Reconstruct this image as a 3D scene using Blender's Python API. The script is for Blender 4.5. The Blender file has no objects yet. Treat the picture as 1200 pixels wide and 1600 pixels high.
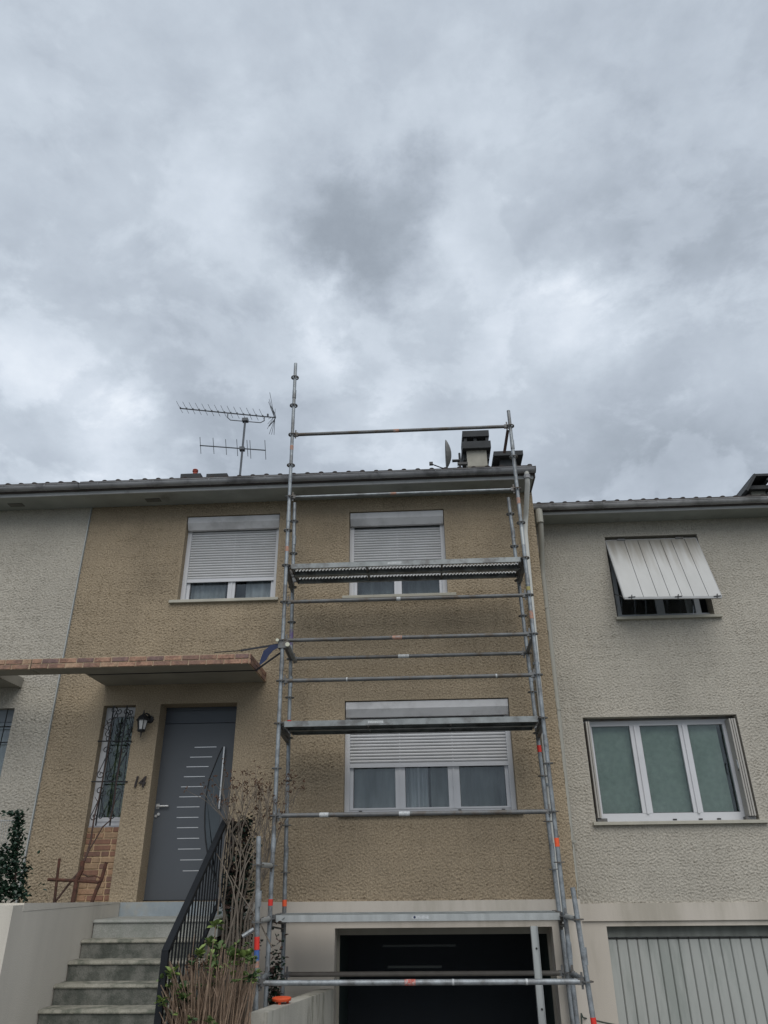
import bpy, bmesh, math, random
import numpy as np
from mathutils import Vector, Matrix
random.seed(7); rng = np.random.default_rng(11)
PI = math.pi
scene = bpy.context.scene
C = scene.collection

# ------------------------------------------------------------------ camera
FPX, PITCH, YAW, ROLL = 1140.0, 0.4649, -0.0513, -0.0112
CAMZ = 1.6
def cam_axes():
    cy, sy, cp, sp = math.cos(YAW), math.sin(YAW), math.cos(PITCH), math.sin(PITCH)
    F = Vector((sy*cp, cy*cp, sp)); R = Vector((cy, -sy, 0)); U = R.cross(F)
    cr, sr = math.cos(ROLL), math.sin(ROLL)
    return F, R*cr + U*sr, -R*sr + U*cr
CF, CR, CU = cam_axes()
def ray(x, y):
    v = CF*FPX + CR*(x-600) + CU*(800-y)
    return v
def at(x, y, Y):                      # survey of the photograph: where a sight line meets the upright plane at depth Y
    v = ray(x, y); v = v*(Y/v.y)
    return Vector((v.x, Y, v.z+CAMZ))
cd = bpy.data.cameras.new('camera'); cam = bpy.data.objects.new('camera', cd); C.objects.link(cam)
cam.matrix_world = Matrix(((CR.x, CU.x, -CF.x, 0), (CR.y, CU.y, -CF.y, 0), (CR.z, CU.z, -CF.z, CAMZ), (0, 0, 0, 1)))
cd.sensor_fit = 'VERTICAL'; cd.sensor_height = 36; cd.lens = FPX/1600*36
cd.clip_start = 0.05; cd.clip_end = 2000
scene.camera = cam
scene.view_settings.view_transform = 'Standard'; scene.view_settings.look = 'None'
scene.view_settings.gamma = 1; scene.view_settings.use_curve_mapping = False
scene.view_settings.exposure = 0.22

# ------------------------------------------------------------------ world: overcast sky over a Nishita base
SUN_EL, SUN_AZ = math.radians(47), math.radians(168)     # azimuth measured clockwise from +Y
world = bpy.data.worlds.new('World'); scene.world = world; world.use_nodes = True
nt = world.node_tree; nt.nodes.clear()
def N(t, **k):
    n = nt.nodes.new(t)
    for a, b in k.items(): setattr(n, a, b)
    return n
def L(a, b): nt.links.new(a, b)
out = N('ShaderNodeOutputWorld'); bg = N('ShaderNodeBackground'); L(bg.outputs[0], out.inputs[0])
sky = N('ShaderNodeTexSky'); sky.sky_type = 'NISHITA'; sky.sun_disc = False
sky.sun_elevation = SUN_EL; sky.sun_rotation = SUN_AZ
tc = N('ShaderNodeTexCoord')
def M(op, a, b=None, c=None, clamp=False):
    m = N('ShaderNodeMath', operation=op); m.use_clamp = clamp
    for i, v in enumerate((a, b, c)):
        if v is None: continue
        if isinstance(v, (int, float)): m.inputs[i].default_value = v
        else: L(v, m.inputs[i])
    return m.outputs[0]
sep = N('ShaderNodeSeparateXYZ'); L(tc.outputs['Generated'], sep.inputs[0])
den = M('ADD', M('MAXIMUM', sep.outputs[2], 0.0), 0.35)
cmb = N('ShaderNodeCombineXYZ'); L(M('DIVIDE', sep.outputs[0], den), cmb.inputs[0]); L(M('DIVIDE', sep.outputs[1], den), cmb.inputs[1])
def noise(vec, scale, detail, rough, dist, off):
    mp = N('ShaderNodeVectorMath', operation='ADD'); L(vec, mp.inputs[0]); mp.inputs[1].default_value = off
    n = N('ShaderNodeTexNoise'); n.inputs['Scale'].default_value = scale; n.inputs['Detail'].default_value = detail
    n.inputs['Roughness'].default_value = rough; n.inputs['Distortion'].default_value = dist
    L(mp.outputs[0], n.inputs['Vector']); return n
n_big = noise(cmb.outputs[0], 1.3, 3, 0.5, 0.2, (3.1, 1.7, 0.4)).outputs[0]
dirn = N('ShaderNodeVectorMath', operation='MULTIPLY'); L(tc.outputs['Generated'], dirn.inputs[0]); dirn.inputs[1].default_value = (1, 1, 1.45)
n_mid = noise(dirn.outputs[0], 4.2, 9, 0.56, 0.15, (0.3, 5.2, 2.0)).outputs[0]
n_fin = noise(dirn.outputs[0], 15.0, 7, 0.6, 0.1, (7.3, 2.2, 1.0)).outputs[0]
warp = noise(cmb.outputs[0], 5.0, 10, 0.68, 0.0, (1.3, 0.2, 6.0))
wv = N('ShaderNodeVectorMath', operation='SUBTRACT'); L(warp.outputs['Color'], wv.inputs[0]); wv.inputs[1].default_value = (.5, .5, .5)
ws = N('ShaderNodeVectorMath', operation='SCALE'); L(wv.outputs[0], ws.inputs[0]); ws.inputs['Scale'].default_value = 0.19
wd = N('ShaderNodeVectorMath', operation='ADD'); L(tc.outputs['Generated'], wd.inputs[0]); L(ws.outputs[0], wd.inputs[1])
def blob(px, py, r):                  # a cloud bank centred on one direction of the sky, edges torn by the warp noise
    d = ray(px, py).normalized()
    s = N('ShaderNodeVectorMath', operation='DISTANCE'); L(wd.outputs[0], s.inputs[0]); s.inputs[1].default_value = d
    mr = N('ShaderNodeMapRange'); mr.interpolation_type = 'SMOOTHSTEP'
    mr.inputs['From Min'].default_value = 0.0; mr.inputs['From Max'].default_value = r
    mr.inputs['To Min'].default_value = 1.0; mr.inputs['To Max'].default_value = 0.0
    L(s.outputs['Value'], mr.inputs['Value']); return mr.outputs[0]
v = M('MULTIPLY_ADD', n_big, 0.20, 0.46)
v = M('ADD', v, M('MULTIPLY_ADD', n_mid, 0.62, -0.31))
v = M('ADD', v, M('MULTIPLY_ADD', n_fin, 0.30, -0.15))
n_edge = noise(dirn.outputs[0], 6.5, 10, 0.6, 0.25, (9.3, 4.1, 3.0)).outputs[0]
em = N('ShaderNodeMapRange'); em.interpolation_type = 'SMOOTHSTEP'; em.inputs['From Min'].default_value = .455; em.inputs['From Max'].default_value = .565
L(n_edge, em.inputs['Value'])
low = M('SUBTRACT', 1.0, M('MULTIPLY', sep.outputs[2], 0.95), clamp=True)       # low cloud shows its edges, the veil overhead does not
v = M('ADD', v, M('MULTIPLY', M('SUBTRACT', em.outputs[0], 0.42), M('MULTIPLY', low, 0.32)))
for px, py, r, a in [(480, 325, .11, -.28), (575, 395, .12, -.42), (640, 285, .07, -.24), (560, 550, .06, -.24), (280, 610, .14, -.24), (400, 690, .13, -.14), (60, 700, .09, -.13),
                     (880, 370, .16, -.16), (1060, 370, .20, -.16), (1140, 150, .24, -.08), (720, 590, .12, -.10), (960, 700, .22, -.12), (1150, 700, .2, -.12),
                     (150, 330, .30, -.07), (640, 560, .4, .04),
                     (510, 490, .10, .22), (930, 470, .11, .24), (880, 530, .15, .14), (90, 590, .22, .16), (900, 350, .05, .14), (760, 650, .10, .16), (1100, 560, .15, .08),
                     (330, 120, .35, .07), (150, 720, .16, .18), (600, 640, .18, .08), (820, 60, .3, .04)]:
    v = M('ADD', v, M('MULTIPLY', blob(px, py, r), a))
ramp = N('ShaderNodeValToRGB'); cr = ramp.color_ramp; cr.interpolation = 'B_SPLINE'
cr.elements[0].position = 0.0; cr.elements[0].color = (.25, .285, .335, 1)
cr.elements[1].position = 1.0; cr.elements[1].color = (.78, .83, .89, 1)
for p_, c_ in ((.22, (.32, .365, .42, 1)), (.42, (.41, .46, .53, 1)), (.62, (.51, .57, .64, 1)), (.8, (.62, .68, .76, 1))):
    e = cr.elements.new(p_); e.color = c_
L(v, ramp.inputs[0])
mul = N('ShaderNodeVectorMath', operation='SCALE'); L(ramp.outputs[0], mul.inputs[0]); mul.inputs['Scale'].default_value = 10.0
mix = N('ShaderNodeMix', data_type='RGBA'); mix.inputs[0].default_value = 0.95
L(sky.outputs[0], mix.inputs[6]); L(mul.outputs[0], mix.inputs[7])
L(mix.outputs[2], bg.inputs[0]); bg.inputs[1].default_value = 0.10

sd = bpy.data.lights.new('sun', 'SUN'); so = bpy.data.objects.new('sun', sd); C.objects.link(so)
sd.energy = 1.5; sd.angle = math.radians(50); sd.color = (1.0, .955, .88)
sdir = Vector((math.sin(SUN_AZ)*math.cos(SUN_EL), math.cos(SUN_AZ)*math.cos(SUN_EL), math.sin(SUN_EL)))
so.rotation_euler = sdir.to_track_quat('Z', 'Y').to_euler(); so.location = (0, 0, 30)

# ------------------------------------------------------------------ materials
MATS = {}
def mat(name, col, rough=.8, metal=0.0, var=.12, vscale=6.0, bump=0.0, bscale=60.0, col2=None, c2scale=1.5, c2lo=.45, c2hi=.65, streak=False, spec=.5, grain=0.0, gscale=200):
    if name in MATS: return MATS[name]
    m = bpy.data.materials.new(name); m.use_nodes = True; t = m.node_tree; b = t.nodes['Principled BSDF']
    def n(ty): return t.nodes.new(ty)
    b.inputs['Roughness'].default_value = rough; b.inputs['Metallic'].default_value = metal
    b.inputs['Specular IOR Level'].default_value = spec
    geo = n('ShaderNodeNewGeometry'); vec = geo.outputs['Position']
    if streak:
        mp = n('ShaderNodeMapping'); mp.inputs['Scale'].default_value = (1, 1, .18); t.links.new(vec, mp.inputs[0]); svec = mp.outputs[0]
    else: svec = vec
    nz = n('ShaderNodeTexNoise'); nz.inputs['Scale'].default_value = vscale; nz.inputs['Detail'].default_value = 6; t.links.new(svec, nz.inputs[0])
    mr = n('ShaderNodeMapRange'); mr.inputs[1].default_value = .25; mr.inputs[2].default_value = .75
    mr.inputs[3].default_value = 1-var; mr.inputs[4].default_value = 1+var; t.links.new(nz.outputs[0], mr.inputs[0])
    base = n('ShaderNodeRGB'); base.outputs[0].default_value = (*col, 1); src = base.outputs[0]
    if col2:
        n2 = n('ShaderNodeTexNoise'); n2.inputs['Scale'].default_value = c2scale; n2.inputs['Detail'].default_value = 8; n2.inputs['Roughness'].default_value = .65
        t.links.new(svec, n2.inputs[0])
        r2 = n('ShaderNodeMapRange'); r2.interpolation_type = 'SMOOTHSTEP'; r2.inputs[1].default_value = c2lo; r2.inputs[2].default_value = c2hi; t.links.new(n2.outputs[0], r2.inputs[0])
        mx = n('ShaderNodeMix'); mx.data_type = 'RGBA'; t.links.new(r2.outputs[0], mx.inputs[0]); t.links.new(src, mx.inputs[6]); mx.inputs[7].default_value = (*col2, 1); src = mx.outputs[2]
    sc = n('ShaderNodeVectorMath'); sc.operation = 'SCALE'; t.links.new(src, sc.inputs[0]); t.links.new(mr.outputs[0], sc.inputs['Scale'])
    fin = sc.outputs[0]
    if grain:
        g = n('ShaderNodeTexNoise'); g.inputs['Scale'].default_value = gscale; g.inputs['Detail'].default_value = 2; t.links.new(vec, g.inputs[0])
        gr = n('ShaderNodeMapRange'); gr.inputs[1].default_value = .3; gr.inputs[2].default_value = .7; gr.inputs[3].default_value = 1-grain; gr.inputs[4].default_value = 1+grain
        t.links.new(g.outputs[0], gr.inputs[0]); s2 = n('ShaderNodeVectorMath'); s2.operation = 'SCALE'; t.links.new(fin, s2.inputs[0]); t.links.new(gr.outputs[0], s2.inputs['Scale']); fin = s2.outputs[0]
    t.links.new(fin, b.inputs['Base Color'])
    rr = n('ShaderNodeMapRange'); rr.inputs[3].default_value = max(.02, rough-.1); rr.inputs[4].default_value = min(1, rough+.1); t.links.new(nz.outputs[0], rr.inputs[0]); t.links.new(rr.outputs[0], b.inputs['Roughness'])
    if bump:
        bn = n('ShaderNodeTexNoise'); bn.inputs['Scale'].default_value = bscale; bn.inputs['Detail'].default_value = 5; t.links.new(vec, bn.inputs[0])
        bp = n('ShaderNodeBump'); bp.inputs['Strength'].default_value = bump; bp.inputs['Distance'].default_value = .01; t.links.new(bn.outputs[0], bp.inputs['Height']); t.links.new(bp.outputs[0], b.inputs['Normal'])
    MATS[name] = m; return m
BROWN = mat('tan_roughcast', (.325, .264, .188), .95, var=.12, vscale=1.1, bump=1.0, bscale=60, col2=(.28, .228, .163), c2scale=.9, c2lo=.42, c2hi=.7, grain=.26, gscale=60, spec=.2)
GREYR = mat('grey_roughcast', (.41, .385, .337), .95, var=.09, vscale=1.3, bump=1.0, bscale=60, col2=(.38, .357, .312), c2scale=1.0, c2lo=.45, c2hi=.75, grain=.16, gscale=55, spec=.2)
CREAM = mat('cream_paint', (.50, .46, .41), .9, var=.07, vscale=2, bump=.15, bscale=80, col2=(.38, .35, .30), c2scale=1.2, streak=True, grain=.03)
CREAM2 = mat('pale_stone_sill', (.40, .385, .33), .85, var=.12, vscale=5, bump=.2, bscale=90, grain=.05)
PVC = mat('grey_white_plastic', (.55, .56, .59), .45, var=.05, vscale=3)
PVCD = mat('white_plastic_box', (.56, .56, .575), .5, var=.05, vscale=3, col2=(.42, .42, .43), c2scale=2)
SLAT = mat('shutter_slat_plastic', (.52, .525, .54), .55, var=.07, vscale=4)
FLAP = mat('weathered_white_flap', (.46, .465, .46), .55, var=.10, vscale=5, streak=True)
def grime(m, zlo, zhi, col):                      # brown dirt settled towards the top edge of the boards, torn into runs
    t = m.node_tree; b = t.nodes['Principled BSDF']; src = b.inputs['Base Color'].links[0].from_socket
    g = t.nodes.new('ShaderNodeNewGeometry'); sp = t.nodes.new('ShaderNodeSeparateXYZ'); t.links.new(g.outputs['Position'], sp.inputs[0])
    mp = t.nodes.new('ShaderNodeMapping'); mp.inputs['Scale'].default_value = (9, 1, .8); t.links.new(g.outputs['Position'], mp.inputs[0])
    nz = t.nodes.new('ShaderNodeTexNoise'); nz.inputs['Scale'].default_value = 1.6; nz.inputs['Detail'].default_value = 6; t.links.new(mp.outputs[0], nz.inputs[0])
    ma = t.nodes.new('ShaderNodeMath'); ma.operation = 'MULTIPLY_ADD'; ma.inputs[1].default_value = .9; t.links.new(nz.outputs[0], ma.inputs[0]); t.links.new(sp.outputs[2], ma.inputs[2])
    mr = t.nodes.new('ShaderNodeMapRange'); mr.interpolation_type = 'SMOOTHSTEP'; mr.inputs[1].default_value = zlo+.45; mr.inputs[2].default_value = zhi+.45; mr.inputs[4].default_value = .8; t.links.new(ma.outputs[0], mr.inputs[0])
    mx = t.nodes.new('ShaderNodeMix'); mx.data_type = 'RGBA'; t.links.new(mr.outputs[0], mx.inputs[0]); t.links.new(src, mx.inputs[6]); mx.inputs[7].default_value = (*col, 1); t.links.new(mx.outputs[2], b.inputs['Base Color'])
grime(FLAP, 5.65, 6.35, (.22, .20, .165))
DARKGAP = mat('dark_gap', (.02, .02, .02), .9)
STEEL = mat('galvanised_steel', (.27, .295, .315), .5, metal=.45, var=.28, vscale=14, col2=(.16, .165, .17), c2scale=5, bump=.15, bscale=120, grain=.12, gscale=90)
STEELD = mat('dull_steel', (.15, .155, .16), .6, metal=.4, var=.3, vscale=12, col2=(.10, .085, .07), c2scale=6, bump=.15, bscale=120, grain=.12)
RUSTS = mat('rusted_tube', (.10, .062, .055), .8, metal=.2, var=.3, vscale=12, bump=.2)
ORANGE = mat('orange_tape', (.75, .10, .03), .6, var=.12, vscale=20)
ORANGEF = mat('faded_orange_tape', (.40, .21, .15), .7, var=.3, vscale=40, col2=(.25, .24, .23), c2scale=30)
REDT = mat('red_tape', (.62, .03, .02), .6, var=.15, vscale=20)
BLUET = mat('blue_tape', (.05, .12, .35), .6, var=.15, vscale=20)
PURPLE = mat('purple_paint', (.13, .09, .22), .6, var=.3, vscale=20, col2=(.2, .21, .22), c2scale=9)
WHITES = mat('white_sticker', (.45, .47, .48), .6, var=.35, vscale=60)
DECKU = mat('grey_green_deck', (.085, .105, .105), .7, metal=.2, var=.25, vscale=8, grain=.1)
ALU = mat('worn_aluminium', (.40, .42, .42), .5, metal=.5, var=.2, vscale=10, streak=True, grain=.08)
ZINC = mat('grey_gutter', (.27, .275, .29), .6, var=.2, vscale=3, col2=(.13, .13, .14), c2scale=2.5, grain=.06)
ZINC2 = mat('pale_gutter', (.32, .32, .33), .6, var=.2, vscale=3, col2=(.17, .17, .17), c2scale=2.5, grain=.06)
PIPEW = mat('white_downpipe', (.56, .56, .53), .6, var=.12, vscale=3, streak=True)
PIPEG = mat('grey_cream_downpipe', (.33, .325, .29), .6, var=.12, vscale=3, streak=True)
SOFF = mat('soffit_board', (.26, .275, .26), .85, var=.2, vscale=2.5, col2=(.15, .15, .14), c2scale=2, c2lo=.55, c2hi=.8)
FASC = mat('fascia_board', (.40, .41, .415), .75, var=.15, vscale=3, col2=(.2, .2, .2), c2scale=3, c2lo=.5, c2hi=.8)
TILE = mat('dark_roof_tile', (.07, .06, .058), .85, var=.3, vscale=6, bump=.2)
SLAB = mat('canopy_concrete', (.26, .245, .21), .9, var=.15, vscale=3, bump=.2, bscale=60, grain=.06)
BR = [mat('brick_'+a, c, .9, var=.3, vscale=22, bump=.5, bscale=90, col2=c2, c2scale=9, grain=.14, gscale=120) for a, c, c2 in
      (('salmon', (.36, .215, .15), (.21, .12, .09)), ('umber', (.22, .135, .105), (.32, .19, .13)), ('ochre', (.39, .265, .18), (.28, .17, .12)), ('plum', (.175, .115, .105), (.27, .16, .125)))]
MORT = mat('mortar', (.40, .31, .22), .95, var=.15, vscale=20, bump=.4, bscale=120)
BRP = [mat('panel_brick_'+a, tuple(q*.85 for q in c), .9, var=.2, vscale=22, bump=.4, bscale=90, grain=.12, gscale=120) for a, c in
       (('red', (.27, .145, .10)), ('orange', (.40, .245, .155)), ('tan', (.38, .255, .16)), ('dark', (.21, .12, .09)))]
MORTP = mat('panel_mortar', (.52, .38, .24), .95, var=.12, vscale=20, bump=.4, bscale=120)
DOOR = mat('anthracite_door', (.070, .079, .092), .45, var=.06, vscale=2, grain=.03)
DOOR2 = mat('anthracite_trim', (.045, .056, .072), .45, var=.06, vscale=2)
CHROME = mat('brushed_steel', (.62, .63, .64), .35, metal=.6, var=.08, vscale=20)
IRON = mat('black_iron', (.012, .013, .016), .5, var=.2, vscale=20)
RAILM = mat('dark_painted_rail', (.008, .010, .013), .6, var=.2, vscale=8, spec=.3)
RUST = mat('rust', (.085, .036, .024), .9, var=.35, vscale=25, bump=.4, col2=(.05, .028, .02), c2scale=12)
CONC = mat('weathered_concrete', (.165, .165, .148), .92, var=.22, vscale=9, bump=.5, bscale=70, col2=(.058, .064, .055), c2scale=4.5, c2lo=.38, c2hi=.62, grain=.14, gscale=90)
CONCN = mat('worn_concrete_nosing', (.26, .25, .21), .92, var=.25, vscale=10, bump=.5, bscale=70, col2=(.12, .125, .10), c2scale=6, grain=.14, gscale=90)
CONCL = mat('pale_concrete', (.30, .305, .285), .92, var=.15, vscale=8, bump=.4, bscale=70, col2=(.20, .21, .19), c2scale=4, c2lo=.45, c2hi=.7, grain=.12, gscale=90)
THRESH = mat('blue_grey_threshold', (.25, .29, .32), .8, var=.15, vscale=6, bump=.3, col2=(.28, .29, .28), c2scale=4)
DWALL = mat('streaked_wall_concrete', (.42, .405, .36), .9, var=.12, vscale=7, bump=.35, bscale=60, col2=(.20, .20, .165), c2scale=5.5, c2lo=.5, c2hi=.68, streak=True, grain=.08)
GWALL = mat('garden_wall_render', (.56, .525, .465), .92, var=.08, vscale=3, col2=(.44, .415, .365), c2scale=1.3, streak=True, bump=.25, bscale=120, grain=.05, gscale=150)
ASPH = mat('asphalt', (.06, .06, .062), .95, var=.25, vscale=3, bump=.5, bscale=120)
SOIL = mat('soil', (.055, .042, .03), 1, var=.3, vscale=8, bump=.8, bscale=40)
GRASSG = mat('terrace_ground', (.10, .095, .075), 1, var=.3, vscale=6, bump=.6)
STEM = mat('brown_stem', (.20, .14, .10), .9, var=.35, vscale=18, col2=(.28, .20, .14), c2scale=10)
TWIG = mat('grey_twig', (.16, .135, .11), .9, var=.35, vscale=12)
TWIGD = mat('dark_twig', (.06, .035, .028), .9, var=.3, vscale=12)
SEED = mat('dried_flower', (.10, .055, .035), .95, var=.35, vscale=20)
LEAF = [mat('young_leaf_'+a, c, .6, var=.25, vscale=15) for a, c in (('bright', (.15, .21, .055)), ('mid', (.085, .135, .04)), ('deep', (.035, .075, .025)))]
IVY = [mat('ivy_leaf_'+a, c, .45, var=.3, vscale=15) for a, c in (('dark', (.010, .030, .018)), ('mid', (.018, .045, .026)))]
CURT = mat('sheer_curtain', (.42, .44, .44), .9, var=.6, vscale=5, streak=True)
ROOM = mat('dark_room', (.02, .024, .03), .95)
TEAL = mat('green_curtain', (.46, .50, .47), .9, var=.14, vscale=14, col2=(.52, .55, .53), c2scale=2.5)
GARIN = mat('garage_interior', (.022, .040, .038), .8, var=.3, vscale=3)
GARDR = mat('grey_white_garage_panel', (.37, .385, .37), .6, var=.1, vscale=3, streak=True, col2=(.26, .28, .265), c2scale=3)
STRAPB = mat('black_strap', (.015, .017, .022), .8)
STRAPC = mat('blue_strap', (.018, .028, .075), .8, var=.2)
LAMPG = mat('frosted_lamp_glass', (.5, .5, .5), .3)
WIRE = mat('pale_wire', (.42, .43, .43), .6)
NUM = mat('dark_brown_number', (.02, .011, .01), .5)
VENT = mat('red_clay', (.32, .06, .04), .8)
def glass(name, tint, rough=.02, alpha=.45):
    m = bpy.data.materials.new(name); m.use_nodes = True; t = m.node_tree; t.nodes.clear()
    o = t.nodes.new('ShaderNodeOutputMaterial'); mx = t.nodes.new('ShaderNodeMixShader'); fr = t.nodes.new('ShaderNodeFresnel'); fr.inputs[0].default_value = 1.5
    tr = t.nodes.new('ShaderNodeBsdfTransparent'); tr.inputs[0].default_value = (*tint, 1)
    gl = t.nodes.new('ShaderNodeBsdfGlossy'); gl.inputs['Roughness'].default_value = rough; gl.inputs[0].default_value = (.9, .95, 1, 1)
    ml = t.nodes.new('ShaderNodeMath'); ml.operation = 'MULTIPLY_ADD'; ml.inputs[1].default_value = 1.1; ml.inputs[2].default_value = .0
    t.links.new(fr.outputs[0], ml.inputs[0]); t.links.new(ml.outputs[0], mx.inputs[0]); t.links.new(tr.outputs[0], mx.inputs[1]); t.links.new(gl.outputs[0], mx.inputs[2]); t.links.new(mx.outputs[0], o.inputs[0])
    MATS[name] = m; return m
GLASS = glass('window_glass', (.82, .84, .84))
GLASSG = glass('greenish_window_glass', (.80, .85, .82))

# ------------------------------------------------------------------ mesh helpers
class MB:
    def __init__(s): s.v = []; s.f = []
    def add(s, vs, fs):
        b = len(s.v); s.v += [tuple(q) for q in vs]; s.f += [tuple(b+i for i in q) for q in fs]; return s
    def box(s, x0, x1, y0, y1, z0, z1):
        return s.add([(x0,y0,z0),(x1,y0,z0),(x1,y1,z0),(x0,y1,z0),(x0,y0,z1),(x1,y0,z1),(x1,y1,z1),(x0,y1,z1)],
                     [(0,3,2,1),(4,5,6,7),(0,1,5,4),(1,2,6,5),(2,3,7,6),(3,0,4,7)])
    def bar(s, a, b, w, d, up=Vector((0,0,1))):       # box along a->b, w across, d along 'up' side
        a = Vector(a); b = Vector(b); t = (b-a).normalized()
        r = t.cross(up);
        if r.length < 1e-4: r = t.cross(Vector((0,1,0)))
        r.normalize(); u = r.cross(t)
        vs = [p + r*(sx*w/2) + u*(su*d/2) for p in (a, b) for sx, su in ((-1,-1),(1,-1),(1,1),(-1,1))]
        return s.add(vs, [(3,2,1,0),(4,5,6,7),(0,1,5,4),(1,2,6,5),(2,3,7,6),(3,0,4,7)])
    def tube(s, pts, r, n=8, caps=True):
        pts = [Vector(p) for p in pts]; k = len(pts)
        rs = r if isinstance(r, (list, tuple)) else [r]*k
        vs = []; ref = None
        for i, p in enumerate(pts):
            t = (pts[min(i+1,k-1)] - pts[max(i-1,0)]).normalized()
            if ref is None: ref = t.cross(Vector((0,0,1))) if abs(t.z) < .9 else t.cross(Vector((0,1,0)))
            ref = (ref - t*ref.dot(t))
            if ref.length < 1e-5: ref = t.orthogonal()
            ref.normalize(); u = t.cross(ref)
            for j in range(n):
                a = 2*PI*j/n; vs.append(p + ref*(math.cos(a)*rs[i]) + u*(math.sin(a)*rs[i]))
        fs = []
        for i in range(k-1):
            for j in range(n):
                a = i*n+j; b = i*n+(j+1)%n; fs.append((a, b, b+n, a+n))
        if caps: fs.append(tuple(range(n-1,-1,-1))); fs.append(tuple(range((k-1)*n, k*n)))
        return s.add(vs, fs)
    def lathe(s, prof, c, n=16):
        vs = []; k = len(prof)
        for r_, z in prof:
            for j in range(n): a = 2*PI*j/n; vs.append((c[0]+r_*math.cos(a), c[1]+r_*math.sin(a), c[2]+z))
        fs = [(i*n+j, i*n+(j+1)%n, (i+1)*n+(j+1)%n, (i+1)*n+j) for i in range(k-1) for j in range(n)]
        fs.append(tuple(range(n-1,-1,-1))); fs.append(tuple(range((k-1)*n, k*n)))
        return s.add(vs, fs)
    def prism(s, poly, ax, a, b):                     # poly of 2D points extruded along axis ax from a to b
        def P(p, q): return (q, p[0], p[1]) if ax == 'x' else ((p[0], q, p[1]) if ax == 'y' else (p[0], p[1], q))
        n = len(poly); vs = [P(p, a) for p in poly] + [P(p, b) for p in poly]
        return s.add(vs, [tuple(range(n-1,-1,-1)), tuple(range(n, 2*n))] + [(i, (i+1)%n, n+(i+1)%n, n+i) for i in range(n)])
    def mesh(s, name, m, smooth=False):
        me = bpy.data.meshes.new(name); me.from_pydata(s.v, [], s.f); me.validate(); me.update()
        bm = bmesh.new(); bm.from_mesh(me); bmesh.ops.recalc_face_normals(bm, faces=bm.faces); bm.to_mesh(me); bm.free()
        if smooth:
            me.shade_smooth()
            try: me.set_sharp_from_angle(angle=math.radians(40))
            except Exception: pass
        if isinstance(m, (list, tuple)):
            for q in m: me.materials.append(q)
        else: me.materials.append(m)
        return me
WL = {}
def link(name, me, parent=None, loc=(0,0,0), rot=None):
    o = bpy.data.objects.new(name, me); C.objects.link(o); o.location = loc; WL[o.name] = Vector(loc)
    if rot: o.rotation_euler = rot
    if parent is not None:
        o.parent = parent; o.matrix_parent_inverse = Matrix.Translation(-WL[parent.name])
    return o
def thing(name, label, cat, loc, group=None):
    o = link(name, None, None, loc); o['label'] = label; o['category'] = cat
    if group: o['group'] = group
    return o
def part(name, mb, m, parent, smooth=False, label=None, loc=(0,0,0), kind=None):
    o = link(name, mb.mesh(name, m, smooth), parent, loc)
    if label: o['label'] = label
    if kind: o['kind'] = kind
    return o
def single(name, mb, m, label, cat, group=None, smooth=False, kind=None):
    o = link(name, mb.mesh(name, m, smooth)); o['label'] = label; o['category'] = cat
    if group: o['group'] = group
    return o
def struct(name, mb, m):
    o = link(name, mb.mesh(name, m)); o['kind'] = 'structure'; return o

# roughcast height field: thrown plaster, lumps 3 to 8 cm
NS = 1024; NRES = .0095
def field(seed):
    r = np.random.default_rng(seed); w = np.fft.fft2(r.standard_normal((NS, NS)))
    fx = np.fft.fftfreq(NS, NRES)[:, None]; fz = np.fft.fftfreq(NS, NRES)[None, :]
    def band(c, s, ang, an):
        u = fx*math.cos(ang)+fz*math.sin(ang); q = -fx*math.sin(ang)+fz*math.cos(ang)
        k = np.sqrt((u*an)**2+(q/an)**2); h = np.fft.ifft2(w*np.exp(-((k-c)/s)**2)).real; return h/h.std()
    a = band(22, 8, .35, 1.08); b = band(38, 11, -.4, 1.0); big = band(2.0, 1.5, 0, 1)
    c_ = band(52, 14, 1.0, 1.0); pat = band(.9, .8, 0, 1); h = (.40*np.tanh(a*1.3+.7*b) + .34*b + .20*c_ - .55*np.clip(-(a+b)*.7-.7, 0, 2))*(1+.07*np.clip(pat, -1.6, 1.6)) + .05*big
    return h/np.abs(h).max()
FIELD = field(3)
def sample(x, z):
    i = x/NRES; j = z/NRES; i0 = np.floor(i).astype(int); j0 = np.floor(j).astype(int); fi = i-i0; fj = j-j0
    g = lambda a, b: FIELD[a % NS, b % NS]
    return g(i0,j0)*(1-fi)*(1-fj)+g(i0+1,j0)*fi*(1-fj)+g(i0,j0+1)*(1-fi)*fj+g(i0+1,j0+1)*fi*fj
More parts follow.
